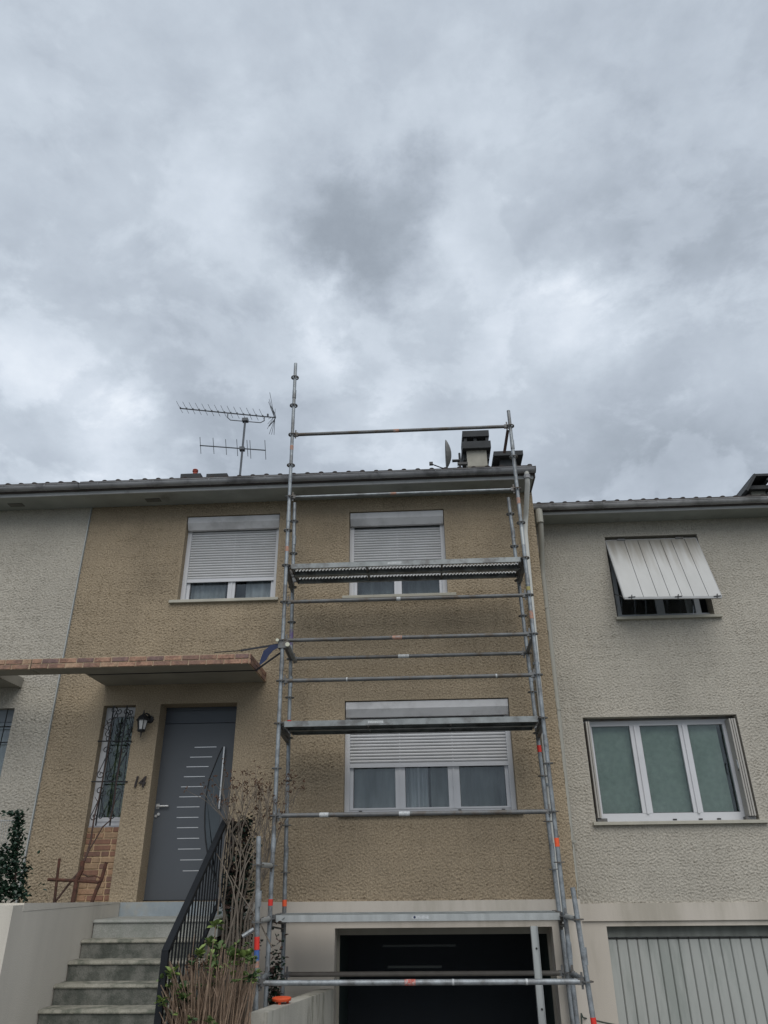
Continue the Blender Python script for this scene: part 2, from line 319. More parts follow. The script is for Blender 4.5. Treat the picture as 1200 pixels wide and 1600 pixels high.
def rough_wall(name, parent, m, axis, p0, a0, a1, z0, z1, holes=(), amp=.031, step=.0102, side=-1, label=None, splits=(), calm=()):
    """upright wall sheet with real relief. axis 'x': runs in x at y=p0; axis 'y': runs in y at x=p0. holes: (a0,a1,z0,z1,depth)"""
    ca = sorted({a0, a1, *[h[0] for h in holes], *[h[1] for h in holes]}); cz = sorted({z0, z1, *[h[2] for h in holes], *[h[3] for h in holes]})
    def axisv(c):
        o = [c[0]]
        for u, w in zip(c[:-1], c[1:]): n = max(1, int(math.ceil((w-u)/step))); o += list(np.linspace(u, w, n+1)[1:])
        return np.array(o)
    A = axisv(ca); Z = axisv(cz); AA, ZZ = np.meshgrid(A, Z, indexing='ij')
    h = sample(AA+20+p0*3.7, ZZ+7)*amp
    fade = np.ones_like(h)
    for q in holes:
        d = np.maximum(np.maximum(q[0]-AA, AA-q[1]), np.maximum(q[2]-ZZ, ZZ-q[3])); fade = np.minimum(fade, np.clip(d/.05, 0, 1)*.8+.2*(d > .001))
    for (u0, u1, w0, w1, f) in calm:                 # areas floated smooth
        d = np.maximum(np.maximum(u0-AA, AA-u1), np.maximum(w0-ZZ, ZZ-w1)); fade = np.minimum(fade, f+(1-f)*np.clip(d/.35, 0, 1))
    h = h*fade
    D = p0 + side*h
    co = np.stack([AA, D, ZZ], -1) if axis == 'x' else np.stack([D, AA, ZZ], -1)
    na, nz = len(A), len(Z); idx = np.arange(na*nz).reshape(na, nz)
    ac = (A[:-1]+A[1:])/2; zc = (Z[:-1]+Z[1:])/2; keep = np.ones((na-1, nz-1), bool)
    for q in holes: keep &= ~(((ac > q[0]) & (ac < q[1]))[:, None] & ((zc > q[2]) & (zc < q[3]))[None, :])
    F = np.stack([idx[:-1,:-1], idx[1:,:-1], idx[1:,1:], idx[:-1,1:]], -1)[keep]
    if (axis == 'y') != (side == 1): F = F[:, ::-1]
    V = co.reshape(-1, 3).astype(np.float32)
    me = bpy.data.meshes.new(name)
    extra_v = []; extra_f = []
    base = len(V)
    for q in holes:                                   # reveals
        d = p0 + q[4]
        if axis != 'x' or q[4] == 0: continue
        c = [(q[0], q[2]), (q[1], q[2]), (q[1], q[3]), (q[0], q[3])]
        for k in range(4):
            (xa, za), (xb, zb) = c[k], c[(k+1) % 4]
            b = base+len(extra_v); extra_v += [(xa, p0, za), (xb, p0, zb), (xb, d, zb), (xa, d, za)]; extra_f.append((b+3, b+2, b+1, b))
    if extra_v:
        V = np.concatenate([V, np.array(extra_v, np.float32)]); F = np.concatenate([F, np.array(extra_f)])
    me.vertices.add(len(V)); me.vertices.foreach_set('co', V.ravel())
    me.loops.add(F.size); me.loops.foreach_set('vertex_index', F.ravel().astype(np.int32))
    me.polygons.add(len(F)); me.polygons.foreach_set('loop_start', np.arange(0, F.size, 4, dtype=np.int32)); me.polygons.foreach_set('loop_total', np.full(len(F), 4, np.int32))
    me.update(calc_edges=True); me.validate()
    me.polygons.foreach_set('use_smooth', np.r_[np.ones(len(F)-len(extra_f), bool), np.zeros(len(extra_f), bool)])
    me.materials.append(m)
    o = link(name, me, parent)
    if label: o['label'] = label
    return o

# ------------------------------------------------------------------ ground
g = MB(); g.box(-300, 300, -300, 300, -1.25, -.95); struct('ground', g, mat('far_ground', (.09, .10, .065), 1, var=.3, vscale=.3))
g = MB(); g.box(-40, 40, -9, 3.2, -.949, 0.0); struct('road', g, ASPH)
g = MB(); g.add([(-1.7,3.2,0),(6,3.2,0),(6,9.3,-.85),(-1.7,9.3,-.85),(-1.7,3.2,-.949),(6,3.2,-.949),(6,9.3,-.949),(-1.7,9.3,-.949)], [(0,1,2,3),(4,7,6,5),(0,4,5,1),(1,5,6,2),(2,6,7,3),(3,7,4,0)]); struct('driveway', g, mat('driveway_concrete', (.22, .215, .2), .95, var=.2, vscale=2, bump=.3))
g = MB(); g.box(-9, -1.72, 3.2, 7.1, -.949, 0.03); struct('path', g, mat('path_paving', (.2, .2, .19), .95, var=.2, vscale=2, bump=.3))
g = MB(); g.box(-9, -3.90, 7.36, 8.98, -.949, 1.36); struct('front_garden', g, GRASSG)
g = MB(); g.box(-2.24, -1.66, 7.1, 9.6, -.949, .18); struct('planting_bed', g, SOIL)

# ------------------------------------------------------------------ houses
WY = 9.65; RY = 10.64
main = thing('terraced_house', 'terraced house in tan roughcast with number 14 and scaffolding standing before it', 'house', (-1.6, WY, 0), 'terraced houses of one row')
left = thing('terraced_house', 'pale grey roughcast house at the left edge, beyond the thin joint beside the brick panel', 'house', (-6.5, WY, 0), 'terraced houses of one row')
right = thing('terraced_house', 'grey roughcast house set back on the right with a ribbed garage door', 'house', (4.2, RY, 0), 'terraced houses of one row')

JX = -4.94
A_, B_, C_ = (-3.455, -2.05, 5.15, 6.485), (-1.01, .385, 5.14, 6.465), (-1.04, 1.10, 2.32, 3.685)
DOORH = (-3.50, -2.47, 1.375, 3.70); SIDEH = (-4.27, -3.835, 1.38, 3.695)
rough_wall('wall', main, BROWN, 'x', WY, JX, 1.70, 1.36, 6.70,
           [(A_[0], A_[1], A_[2], A_[3], .2), (B_[0], B_[1], B_[2], B_[3], .2), (C_[0], C_[1], C_[2], C_[3], .2), (*DOORH, .27), (*SIDEH, .16)],
           calm=[(-4.3, -2.35, 3.3, 3.97, .12), (-2.47, -2.38, 1.4, 3.97, .25), (-3.83, -3.5, 2.9, 3.8, .5)])
LW = (-6.6, -5.49, 2.45, 3.69)
rough_wall('wall', left, GREYR, 'x', WY, -7.2, JX-.02, 1.36, 6.70, [(*LW, .16)])
j = MB(); j.box(JX-.021, JX+.001, WY-.018, WY+.05, 1.36, 6.70); part('joint_strip', j, mat('joint_strip_grey', (.36, .38, .38), .7, var=.15), left)
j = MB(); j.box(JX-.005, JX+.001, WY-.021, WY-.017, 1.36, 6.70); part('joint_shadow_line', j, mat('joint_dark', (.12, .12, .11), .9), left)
rough_wall('side_wall', main, BROWN, 'y', 1.70, WY, 15.5, -.9, 6.95, side=1, step=.05)
# lower storey, smooth cream paint: band and wall
def lower(parent, X0, X1, Y, gx0, gx1, gz, zb, zt, depth):
    b = MB(); b.box(X0, X1, Y-.03, Y+.25, zb, zt); part('base_band', b, CREAM, parent)
    w = MB(); w.box(X0, gx0, Y, Y+.3, -.95, zb-.001); w.box(gx1, X1, Y, Y+.3, -.95, zb-.001); w.box(gx0, gx1, Y, Y+.3, gz, zb-.001)
    part('basement_wall', w, CREAM, parent)
lower(main, -2.33, 1.715, WY, -1.118, 1.37, 1.085, 1.165, 1.36, .3)
w = MB(); w.box(-5.3, -2.335, WY, WY+.3, -.95, 1.359); part('basement_wall', w, CREAM, main)
lower(right, 1.68, 7.2, RY, 2.186, 4.75, 1.03, 1.09, 1.285, .3)
D_, E_ = (2.225, 4.35, 2.235, 3.595), (2.93, 4.36, 5.045, 6.37)
rough_wall('wall', right, GREYR, 'x', RY, 1.68, 7.2, 1.285, 6.70, [(*D_, .22), (*E_, .22)])
for h, Y, x0, x1 in ((left, WY, -8.2, JX-.02), (main, WY, JX, 1.69), (right, RY, 1.72, 7.2)):  # body of each house behind its front
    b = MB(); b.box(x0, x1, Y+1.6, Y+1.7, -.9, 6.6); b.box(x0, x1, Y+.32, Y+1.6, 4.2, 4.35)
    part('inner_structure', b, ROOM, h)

# ---- roofs, gutters, soffits
def eaves(parent, X0, X1, Y, zs, zg, over, zincm, gap_z, endcap=False):
    yf = Y-over
    s = MB(); s.box(X0, X1, yf, Y+.1, zs, zs+.03); so_ = part('soffit', s, SOFF, parent)
    f = MB(); f.box(X0, X1, yf-.022, yf-.001, zs-.012, zs+.16); part('fascia', f, FASC, parent)
    gut = MB(); r = .062; yc = yf-.09; n = 10
    prof = [(yc+math.cos(PI+PI*i/n)*r, zg+math.sin(PI+PI*i/n)*r) for i in range(n+1)]
    prof = [(yc-r-.008, zg+.008), (yc-r-.008, zg)] + prof + [(yc+r-.006, zg)] + [(yc+math.cos(2*PI-PI*i/n)*(r-.006), zg+.002+math.sin(2*PI-PI*i/n)*(r-.006)) for i in range(n+1)]
    gut.prism(prof, 'x', X0, X1+.02)
    go = part('gutter', gut, zincm, parent, smooth=True)
    if endcap:
        e = MB(); e.prism([(yc-r-.004, zg+.01)]+[(yc+math.cos(PI+PI*i/n)*(r+.004), zg+math.sin(PI+PI*i/n)*(r+.004)) for i in range(n+1)], 'x', X1+.02, X1+.03); part('end_cap', e, TILE, go)
    jm = MB(); pr = [(yc+math.cos(PI+PI*i/n)*(r+.005), zg+math.sin(PI+PI*i/n)*(r+.005)) for i in range(n+1)]
    jm.prism(pr+[(yc+r, zg+.004), (yc-r, zg+.004)], 'x', -.008, .008); jme = jm.mesh('gutter_bracket', zincm)
    x = X0+.3
    while x < X1: link('gutter_bracket', jme, go, (x, 0, 0)); x += .82
    return yf, yc
def roof(parent, X0, X1, Y, yc, zg, pitch, yr):
    rf = MB(); t = math.tan(pitch); y0 = yc+.03; z0 = zg+.03
    zr = z0+(yr-y0)*t
    rf.add([(X0,y0,z0),(X1,y0,z0),(X1,yr,zr),(X0,yr,zr),(X1,2*yr-y0,z0),(X0,2*yr-y0,z0),(X0,y0,z0-.1),(X1,y0,z0-.1),(X1,2*yr-y0,z0-.1),(X0,2*yr-y0,z0-.1)],
           [(0,1,2,3),(3,2,4,5),(0,6,7,1),(5,4,8,9),(1,7,8,4,2),(0,3,5,9,6),(6,9,8,7)])
    ro = part('roof', rf, TILE, parent)
    tm = MB(); n = 6; L_ = .42                         # one interlocking tile: flat pan with a round roll
    top = [(-.10, .012), (.03, .012)] + [(.065+math.cos(PI-PI*i/n)*.035, .012+math.sin(PI*i/n)*.018) for i in range(1, n+1)]
    poly = top + [(.10, -.008), (-.10, -.008)]
    vs = []; m = len(poly)
    for s_ in (0, L_): vs += [(p_[0], s_*math.cos(pitch)-p_[1]*math.sin(pitch), s_*math.sin(pitch)+p_[1]*math.cos(pitch)+(.004 if s_ == 0 else 0)) for p_ in poly]
    tm.add(vs, [tuple(range(m)), tuple(range(2*m-1, m-1, -1))]+[(i, (i+1) % m, m+(i+1) % m, m+i) for i in range(m)])
    tme = tm.mesh('roof_tile', TILE)
    x = X0+.1; k = 0
    while x < X1:
        link('roof_tile', tme, ro, (x, y0-.035, z0+.012+random.uniform(-.004, .004))); x += .2
    return ro, (lambda y: z0+(y-y0)*t)
yf, yc = eaves(main, JX, 1.67, WY, 6.69, 6.80, .42, ZINC, 0, endcap=True)
ro_m, zr_m = roof(main, JX, 1.69, WY, yc, 6.80, math.radians(17), 13.2)
eaves(left, -8.2, JX-.002, WY, 6.69, 6.80, .42, ZINC, 0)
ro_l, _ = roof(left, -8.2, JX-.002, WY, yc, 6.80, math.radians(17), 13.2)
yfr, ycr = eaves(right, 1.74, 7.2, RY, 6.62, 6.72, .36, ZINC2, 0)
ro_r, _ = roof(right, 1.72, 7.2, RY, ycr, 6.72, math.radians(17), 14.2)
v_ = MB(); v_.box(1.60, 1.70, yf-.02, yf+.5, 6.70, 6.80); v_.box(1.60, 1.715, yf-.02, yf+.45, 6.80, 6.83); part('verge_board', v_, TILE, main)
for x in (-4.05, -6.15):                                # soffit vents
    b = MB(); b.box(x, x+.22, 9.42, 9.52, 6.681, 6.689); part('soffit_vent', b, mat('vent_mesh', (.12, .12, .11), .9), main if x > JX else left)

# ---- downpipes
def pipe(parent, pts, m, r=.04, label=None):
    b = MB(); b.tube(pts, r, 12); o = part('downpipe', b, m, parent, smooth=True, label=label)
    for p_ in pts[3:]:
        pass
    return o
dp = pipe(main, [(1.57, yc, 6.77), (1.57, yc, 6.66), (1.57, yc+.02, 6.58), (1.56, 9.50, 6.28), (1.55, 9.565, 6.18), (1.53, 9.575, 6.0), (1.497, 9.575, 3.9), (1.485, 9.575, 1.6), (1.485, 9.57, -.85)], PIPEW, .036)
for z in (5.6, 4.1, 2.6, .8):
    c = MB(); c.tube([(1.49, 9.575, z-.015), (1.49, 9.575, z+.015)], .046, 12); c.box(1.48, 1.50, 9.575, 9.65, z-.01, z+.01); part('pipe_clip', c, STEEL, dp)
c = MB(); c.tube([(1.57, yc, 6.70), (1.57, yc, 6.64)], .047, 12); part('pipe_outlet', c, ZINC, dp)
dp = pipe(right, [(1.87, ycr, 6.68), (1.87, ycr, 6.50), (1.88, ycr+.02, 6.42), (1.885, 10.4, 6.1), (1.885, 10.545, 5.85), (1.885, 10.56, 5.7), (1.875, 10.56, 4), (1.845, 10.56, 1.5), (1.80, 10.50, 1.3), (1.80, 10.50, -.85)], PIPEG, .042)
for z in (5.2, 3.7, 2.0):
    c = MB(); c.tube([(1.872, 10.56, z-.015), (1.872, 10.56, z+.015)], .05, 12); part('pipe_clip', c, PIPEG, dp)
c = MB(); c.tube([(1.87, ycr, 6.66), (1.87, ycr, 6.44)], .055, 12); part('pipe_outlet', c, PIPEG, dp)

# ---- windows
def curtain_mb(x0, x1, z0, z1, y, folds, amp=.02):
    b = MB(); n = int(folds*8); vs = []; fs = []
    for i in range(n+1):
        x = x0+(x1-x0)*i/n; yy = y+amp*math.sin(i/8*2*PI)+amp*.5*math.sin(i*.37)
        vs += [(x, yy, z0), (x+.01*math.sin(i*.9), yy, z1)]
        if i: fs.append((2*i-2, 2*i, 2*i+1, 2*i-1))
    return b.add(vs, fs)
def shutter_window(parent, H, splits, slat_bottom, box_h, curts, proud=.13, frame_d=.06):
    x0, x1, z0, z1 = H; fy = WY+.13                       # front of frame
    w = .062
    fm = MB()
    fm.box(x0, x0+w, fy, fy+.06, z0+.001, z1-box_h); fm.box(x1-w, x1, fy, fy+.06, z0+.001, z1-box_h); fm.box(x0, x1, fy+.062, fy+.07, z0+.002, z0+.04); fm.box(x0, x1, fy, fy+.06, z1-box_h, z1-box_h+.05)
    gx0, gx1 = x0+w, x1-w
    # shutter guide rails stand proud, sash frames behind
    win = part('window', fm, PVC, parent)
    fr = MB(); sw = .045; sy = fy+.045
    fr.box(gx0, gx1, sy, sy+.06, z0+.001, z0+.06); fr.box(gx0, gx1, sy, sy+.06, z1-box_h-.07, z1-box_h)
    fr.box(gx0, gx0+sw, sy-.002, sy+.058, z0+.06, z1-box_h); fr.box(gx1-sw, gx1, sy-.002, sy+.058, z0+.06, z1-box_h)
    edges = [gx0+sw]
    for sx, wd in splits:
        fr.box(sx-wd/2, sx+wd/2, sy-.004, sy+.056, z0+.06, z1-box_h-.07)
        fr.box(sx-.010, sx+.010, sy-.016, sy-.004, z0+.05, z1-box_h-.07); edges += [sx-wd/2, sx+wd/2]
    edges.append(gx1-sw)
    fr.box(gx0+.002, gx1-.002, sy-.010, sy, z0+.045, z0+.065)
    part('sash_frame', fr, PVC, win)
    for i in range(0, len(edges), 2):
        p_ = MB(); p_.box(edges[i]+.001, edges[i+1]-.001, sy+.03, sy+.04, z0+.061, z1-box_h-.07); part('pane', p_, GLASS, win)
        q = MB(); q.box(edges[i]-.0, edges[i+1]+.0, sy+.012, sy+.03, z0+.060, z0+.067); q.box(edges[i]-.002, edges[i]+.006, sy+.012, sy+.03, z0+.06, slat_bottom+.1); part('glazing_bead', q, mat('grey_gasket', (.12, .12, .13), .7), win)
    bx = MB(); hb = box_h                                 # shutter box: upright face then a chamfer inwards
    bx.prism([(WY+.02, z1-.012), (WY+.02, z1-hb*.52), (WY+.075, z1-hb), (WY+.19, z1-hb), (WY+.19, z1-.012)], 'x', x0+.012, x1-.010); part('shutter_box', bx, PVCD, win)
    ps = .040; sm = MB(); n = 4                           # one curved slat
    prof = [(-.009*math.sin(PI*i/n), -ps/2+.0035+(ps-.007)*i/n) for i in range(n+1)] + [(.007, ps/2-.0035), (.007, -ps/2+.0035)]
    sm.prism([(fy+.022+a, b) for a, b in prof], 'x', gx0+.001, gx1-.001); sme = sm.mesh('shutter_slat', SLAT)
    z = slat_bottom+.075
    while z < z1-hb+.0: link('shutter_slat', sme, win, (0, 0, z)); z += ps
    bb = MB(); bb.box(gx0+.001, gx1-.001, fy+.012, fy+.032, slat_bottom, slat_bottom+.052); part('bottom_bar', bb, PVC, win)
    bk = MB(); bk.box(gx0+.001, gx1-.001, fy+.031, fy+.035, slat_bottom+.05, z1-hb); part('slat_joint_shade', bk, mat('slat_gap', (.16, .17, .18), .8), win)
    for n_c, c in enumerate(curts): part('curtain', curtain_mb(*c), mat('white_drape', (.66, .68, .70), .9, var=.25, vscale=7, streak=True) if c[4] < WY+.31 else CURT, win)
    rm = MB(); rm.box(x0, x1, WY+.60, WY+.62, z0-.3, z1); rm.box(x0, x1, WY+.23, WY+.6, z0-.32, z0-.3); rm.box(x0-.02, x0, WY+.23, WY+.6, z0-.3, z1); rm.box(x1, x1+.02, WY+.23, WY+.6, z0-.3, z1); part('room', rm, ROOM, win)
    return win
def sill(parent, x0, x1, z, Y, m=CREAM2, th=.042, out_=.05):
    s = MB(); s.prism([(Y-out_, z-th), (Y-out_, z-.006), (Y-.04, z), (Y+.145, z+.008), (Y+.145, z-th)], 'x', x0, x1); return part('window_sill', s, m, parent)
wA = shutter_window(main, A_, [(-2.735, .105)], 5.475, .20, [(-3.38, -2.85, 5.1, 6.2, WY+.30, 5, .015), (-2.55, -2.13, 5.1, 6.2, WY+.30, 3, .02)]); sill(main, -3.555, -2.00, 5.15, WY)
wB = shutter_window(main, B_, [(-.315, .105)], 5.47, .20, [(-.95, .3, 5.1, 6.2, WY+.40, 9, .012)]); sill(main, -1.09, .50, 5.14, WY)
wC = shutter_window(main, C_, [(-.335, .125), (.345, .145)], 2.865, .20, [(-.95, -.35, 2.3, 3.5, WY+.32, 2, .01), (-.27, .02, 2.3, 3.5, WY+.25, 3, .03), (.05, 1.0, 2.3, 3.5, WY+.36, 3, .012)])
sill(main, -1.10, 1.16, 2.32, WY, th=.045)
for x in (-.86, .38, .92):
    d = MB(); d.box(x, x+.04, WY+.158, WY+.166, 2.345, 2.353); part('drain_slot', d, DARKGAP, wC)

# ---- front door
dy = WY+.255
x0, x1, z0, z1 = DOORH
d = MB(); d.box(x0+.0, x1, dy, dy+.05, z0+.012, 3.478); door = part('front_door', d, DOOR, main)
d = MB(); d.box(x0, x1, dy+.001, dy+.05, 3.492, z1); d.box(x0, x1, dy+.02, dy+.05, 3.478, 3.492); part('transom_panel', d, DOOR2, door)
d = MB(); d.box(x0, x1, dy-.012, dy, z1-.045, z1-.001); part('door_head', d, DOOR2, door)
d = MB(); d.box(x0, x1, dy-.03, dy+.05, z0+.001, z0+.012); part('door_sill', d, DARKGAP, door)
def dpx(cx, cy, Y=dy): return at(200+cx/4.705, 1080+cy/4.705, Y)
for a, b, y in [(490,650,411),(457,618,484),(430,592,555),(411,565,628),(390,551,702),(377,535,776),(360,525,851),(358,518,928),(360,516,1003),(362,523,1082),(368,533,1160),(384,548,1240),(403,565,1320)]:
    p0, p1 = dpx(a, y), dpx(b, y); s = MB(); zc = (p0.z+p1.z)/2; s.box(p0.x, p1.x, dy-.003, dy+.001, zc-.0038, zc+.0038); part('inlay_strip', s, CHROME, door)
arc = [dpx(*q) for q in [(697,411),(668,470),(640,540),(600,640),(577,760),(566,880),(565,1000),(572,1100),(585,1190),(610,1290),(650,1390)]]
gl = MB(); rt = [(-2.66, q.z) for q in arc]
for i in range(len(arc)-1):
    a, b = arc[i], arc[i+1]; gl.add([(a.x, dy-.003, a.z), (max(-2.70, a.x+.002), dy-.003, a.z), (max(-2.70, b.x+.002), dy-.003, b.z), (b.x, dy-.003, b.z)], [(0,3,2,1)])
gl2 = MB(); pl = [(a.x, a.z) for a in arc]+[(-2.64, arc[-1].z), (-2.64, arc[0].z)]; gl2.prism(pl, 'y', dy-.004, dy+.002)
part('curved_panel', gl2, mat('darker_curved_panel', (.048, .062, .075), .35, var=.1), door)
ar = MB(); ar.tube([(q.x, dy-.006, q.z) for q in arc], .008, 6); part('curved_trim', ar, IRON, door)
hb = MB(); a, b = dpx(708, 408, dy-.05), dpx(667, 865, dy-.05); b.x = a.x; hb.tube([a, b], .011, 8); hb.tube([a-Vector((0,0,.1)), a+Vector((0,.05,-.1))], .008, 6); hb.tube([b+Vector((0,0,.1)), b+Vector((0,.05,.1))], .008, 6); part('pull_bar', hb, CHROME, door, smooth=True)
h = MB(); a = dpx(212, 845, dy-.04); h.tube([a, a+Vector((.15, 0, .0))], .010, 8); h.tube([a, a+Vector((0, .04, 0))], .012, 8); h.box(a.x-.02, a.x+.02, dy-.006, dy, a.z-.03, a.z+.03); part('door_handle', h, CHROME, door, smooth=True)
h = MB(); a = dpx(226, 905, dy); h.tube([(a.x, dy-.02, a.z), (a.x, dy, a.z)], .018, 12); part('door_lock', h, CHROME, door, smooth=True); h = MB(); a = dpx(208, 918, dy); h.tube([(a.x-.0, dy-.018, a.z), (a.x, dy, a.z)], .016, 12); part('door_lock', h, CHROME, door, smooth=True)

# ---- side window with brick panel below
sy = WY+.115; sx0, sx1 = SIDEH[0], SIDEH[1]
fm = MB(); fm.box(sx0+.001, sx0+.10, sy, sy+.05, 2.21, 3.69); fm.box(sx1-.045, sx1-.001, sy, sy+.05, 2.21, 3.69); fm.box(sx0+.10, sx1-.045, sy+.001, sy+.05, 2.21, 2.32); fm.box(sx0+.10, sx1-.045, sy+.001, sy+.05, 3.57, 3.69)
sw = part('side_window', fm, PVC, main)
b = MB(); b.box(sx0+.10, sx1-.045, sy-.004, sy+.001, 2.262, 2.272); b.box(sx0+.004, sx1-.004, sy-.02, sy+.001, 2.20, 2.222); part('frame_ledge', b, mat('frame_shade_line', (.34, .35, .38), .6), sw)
b = MB(); b.box(sx0+.101, sx1-.046, sy+.025, sy+.03, 2.321, 3.569); part('pane', b, GLASSG, sw)
lace = mat('patterned_green_curtain', (.17, .19, .10), .95, var=.5, vscale=22, col2=(.035, .05, .04), c2scale=14, c2lo=.4, c2hi=.6)
part('curtain', curtain_mb(sx0+.10, sx1-.04, 2.3, 3.6, sy+.12, 3, .015), lace, sw)
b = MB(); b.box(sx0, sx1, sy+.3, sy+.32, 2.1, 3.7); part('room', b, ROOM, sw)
# brick panel
px0, px1, pz0, pz1 = sx0, sx1+.02, 1.38, 2.20
m_ = MB(); m_.box(px0+.001, sx1-.001, sy-.02, sy+.04, pz0, pz1); bp_ = part('brick_panel', m_, MORTP, main)
bz = pz0+.01; row = 0; bl = .205; bh = .055; jt = .014
random.seed(3)
while bz+bh < pz1+.01:
    x = px0+.004-(0 if row % 2 else .10)
    while x < sx1-.01:
        L0 = bl if random.random() < .68 else .095
        a, b2 = max(x, px0+.004), min(x+L0, sx1-.004)
        if b2-a > .03:
            q = MB(); k = .003; yy = sy-.03-random.uniform(0, .004)
            q.add([(a,sy-.02,bz),(b2,sy-.02,bz),(b2,sy-.02,bz+bh),(a,sy-.02,bz+bh),(a+k,yy,bz+k),(b2-k,yy,bz+k),(b2-k,yy,bz+bh-k),(a+k,yy,bz+bh-k)], [(0,1,5,4),(1,2,6,5),(2,3,7,6),(3,0,4,7),(4,5,6,7)])
            part('brick', q, random.choices(BRP, (4, 2, 2.2, 3))[0], bp_)
        x += L0+jt
    bz += bh+jt; row += 1
# ---- iron grille over the side window
gy = WY-.02
gr = MB()
def gpt(cx, cy, Y=gy): return at(110+cx/6.664, 1080+cy/6.667, Y)
def GP(l, Y=gy): return [gpt(a, b, Y) for a, b in l]
grille = thing('window_grille', 'black wrought iron scroll grille over the narrow side window beside the lantern', 'grille', (-4.05, gy, 2.2))
for nm, l, r in [('upright_bar', [(455,150),(300,1400)], .0105), ('upright_bar', [(592,150),(437,1400)], .0105), ('cross_bar', [(285,521),(640,521)], .009), ('cross_bar', [(218,943),(595,941)], .009)]:
    p_ = GP(l); bar_ = MB()
    if nm == 'upright_bar': p_ = [p_[0], Vector((p_[0].x, gy, p_[1].z))]
    bar_.tube(p_, r, 6); part(nm, bar_, IRON, grille)
def spiral(c, r0, turns, ph, sgn=1, n=18):
    return [Vector((c.x+sgn*r0*(1-i/n*.8)*math.cos(ph+turns*2*PI*i/n), c.y, c.z+r0*(1-i/n*.8)*math.sin(ph+turns*2*PI*i/n))) for i in range(n+1)]
def scroll(cx, cy, h, sgn=1, Y=gy):                     # S scroll of bar, top and bottom curl
    c = gpt(cx, cy, Y); r = h*.16
    pts = list(reversed(spiral(c+Vector((sgn*r*.2, 0, h/2)), r, 1.1, 0 if sgn > 0 else PI)))
    mid = [c+Vector((sgn*r*(1.0-2*t)*1.1*(1), 0, h/2-h*t)) for t in (.15, .35, .5, .65, .85)]
    pts2 = spiral(c+Vector((-sgn*r*.2, 0, -h/2)), r, 1.1, PI if sgn > 0 else 0)
    b = MB(); b.tube(pts+mid+pts2, .006, 5); part('scroll', b, IRON, grille)
for cx, cy, h, s in [(345,740,.30,1),(400,740,.30,-1),(275,1170,.30,1),(330,1180,.28,-1),(535,740,.28,1),(460,1170,.28,1),
                     (430,320,.30,1),(500,320,.28,-1),(560,330,.28,1),(620,320,.26,-1),(510,430,.2,1),(400,400,.24,-1)]: scroll(cx, cy, h, s)
b = MB(); b.tube(GP([(620,210),(650,330),(600,520),(560,900),(500,1300)]), .005, 5); part('outer_rod', b, IRON, grille)

# ---- lantern and number
lx, lz = -3.665, 3.44
lant = thing('wall_lantern', 'black coach lantern with pale glass on the wall between window grille and door', 'wall lamp', (lx, WY, lz))
c0 = (lx+.0, WY-.13, lz)
b = MB(); b.lathe([(.045, -.12), (.055, -.10), (.055, -.09), (.03, -.09)], c0, 6); b.tube([(c0[0], c0[1], c0[2]-.12), (c0[0], c0[1], c0[2]-.19)], [.012, .004], 6); part('lantern_base', b, IRON, lant)
b = MB(); b.lathe([(.043, -.09), (.062, .03), (.05, .03), (.034, -.088)], c0, 6); part('lantern_glass', b, LAMPG, lant)
b = MB()
for i in range(6):
    a = 2*PI*i/6; b.tube([(c0[0]+.046*math.cos(a), c0[1]+.046*math.sin(a), c0[2]-.09), (c0[0]+.066*math.cos(a), c0[1]+.066*math.sin(a), c0[2]+.03)], .006, 4)
part('lantern_cage', b, IRON, lant)
b = MB(); b.lathe([(.085, .025), (.088, .035), (.06, .075), (.035, .095), (.012, .11), (.006, .16)], c0, 6); part('lantern_cap', b, IRON, lant)
b = MB(); b.tube([(c0[0]+.0, c0[1], lz+.09), (c0[0]+.03, c0[1]+.02, lz+.12), (c0[0]+.05, c0[1]+.06, lz+.11), (c0[0]+.05, WY-.02, lz+.07)], .011, 6); b.tube([(c0[0]+.05, WY-.03, lz+.06), (c0[0]+.05, WY-.001, lz+.06)], .05, 12); part('lantern_bracket', b, IRON, lant)
number = thing('house_number', 'dark brown number 14 on the tan wall left of the front door', 'house number', (-3.66, WY, 2.66))
def text_mesh(txt, size, shear=0, ext=.006, off=0.0):
    cu = bpy.data.curves.new('t', 'FONT'); cu.body = txt; cu.size = size; cu.shear = shear; cu.extrude = ext; cu.offset = off; cu.resolution_u = 3
    o = bpy.data.objects.new('t', cu); me = bpy.data.meshes.new_from_object(o); bpy.data.objects.remove(o); return me
for ch, dx in (('1', -.078), ('4', .004)):
    me = text_mesh(ch, .185, .15, .006, .003); me.materials.append(NUM); o = link('digit', me, number, (-3.66+dx, WY-.022, 2.66), (PI/2, 0, 0))
    if ch == '1':
        pass

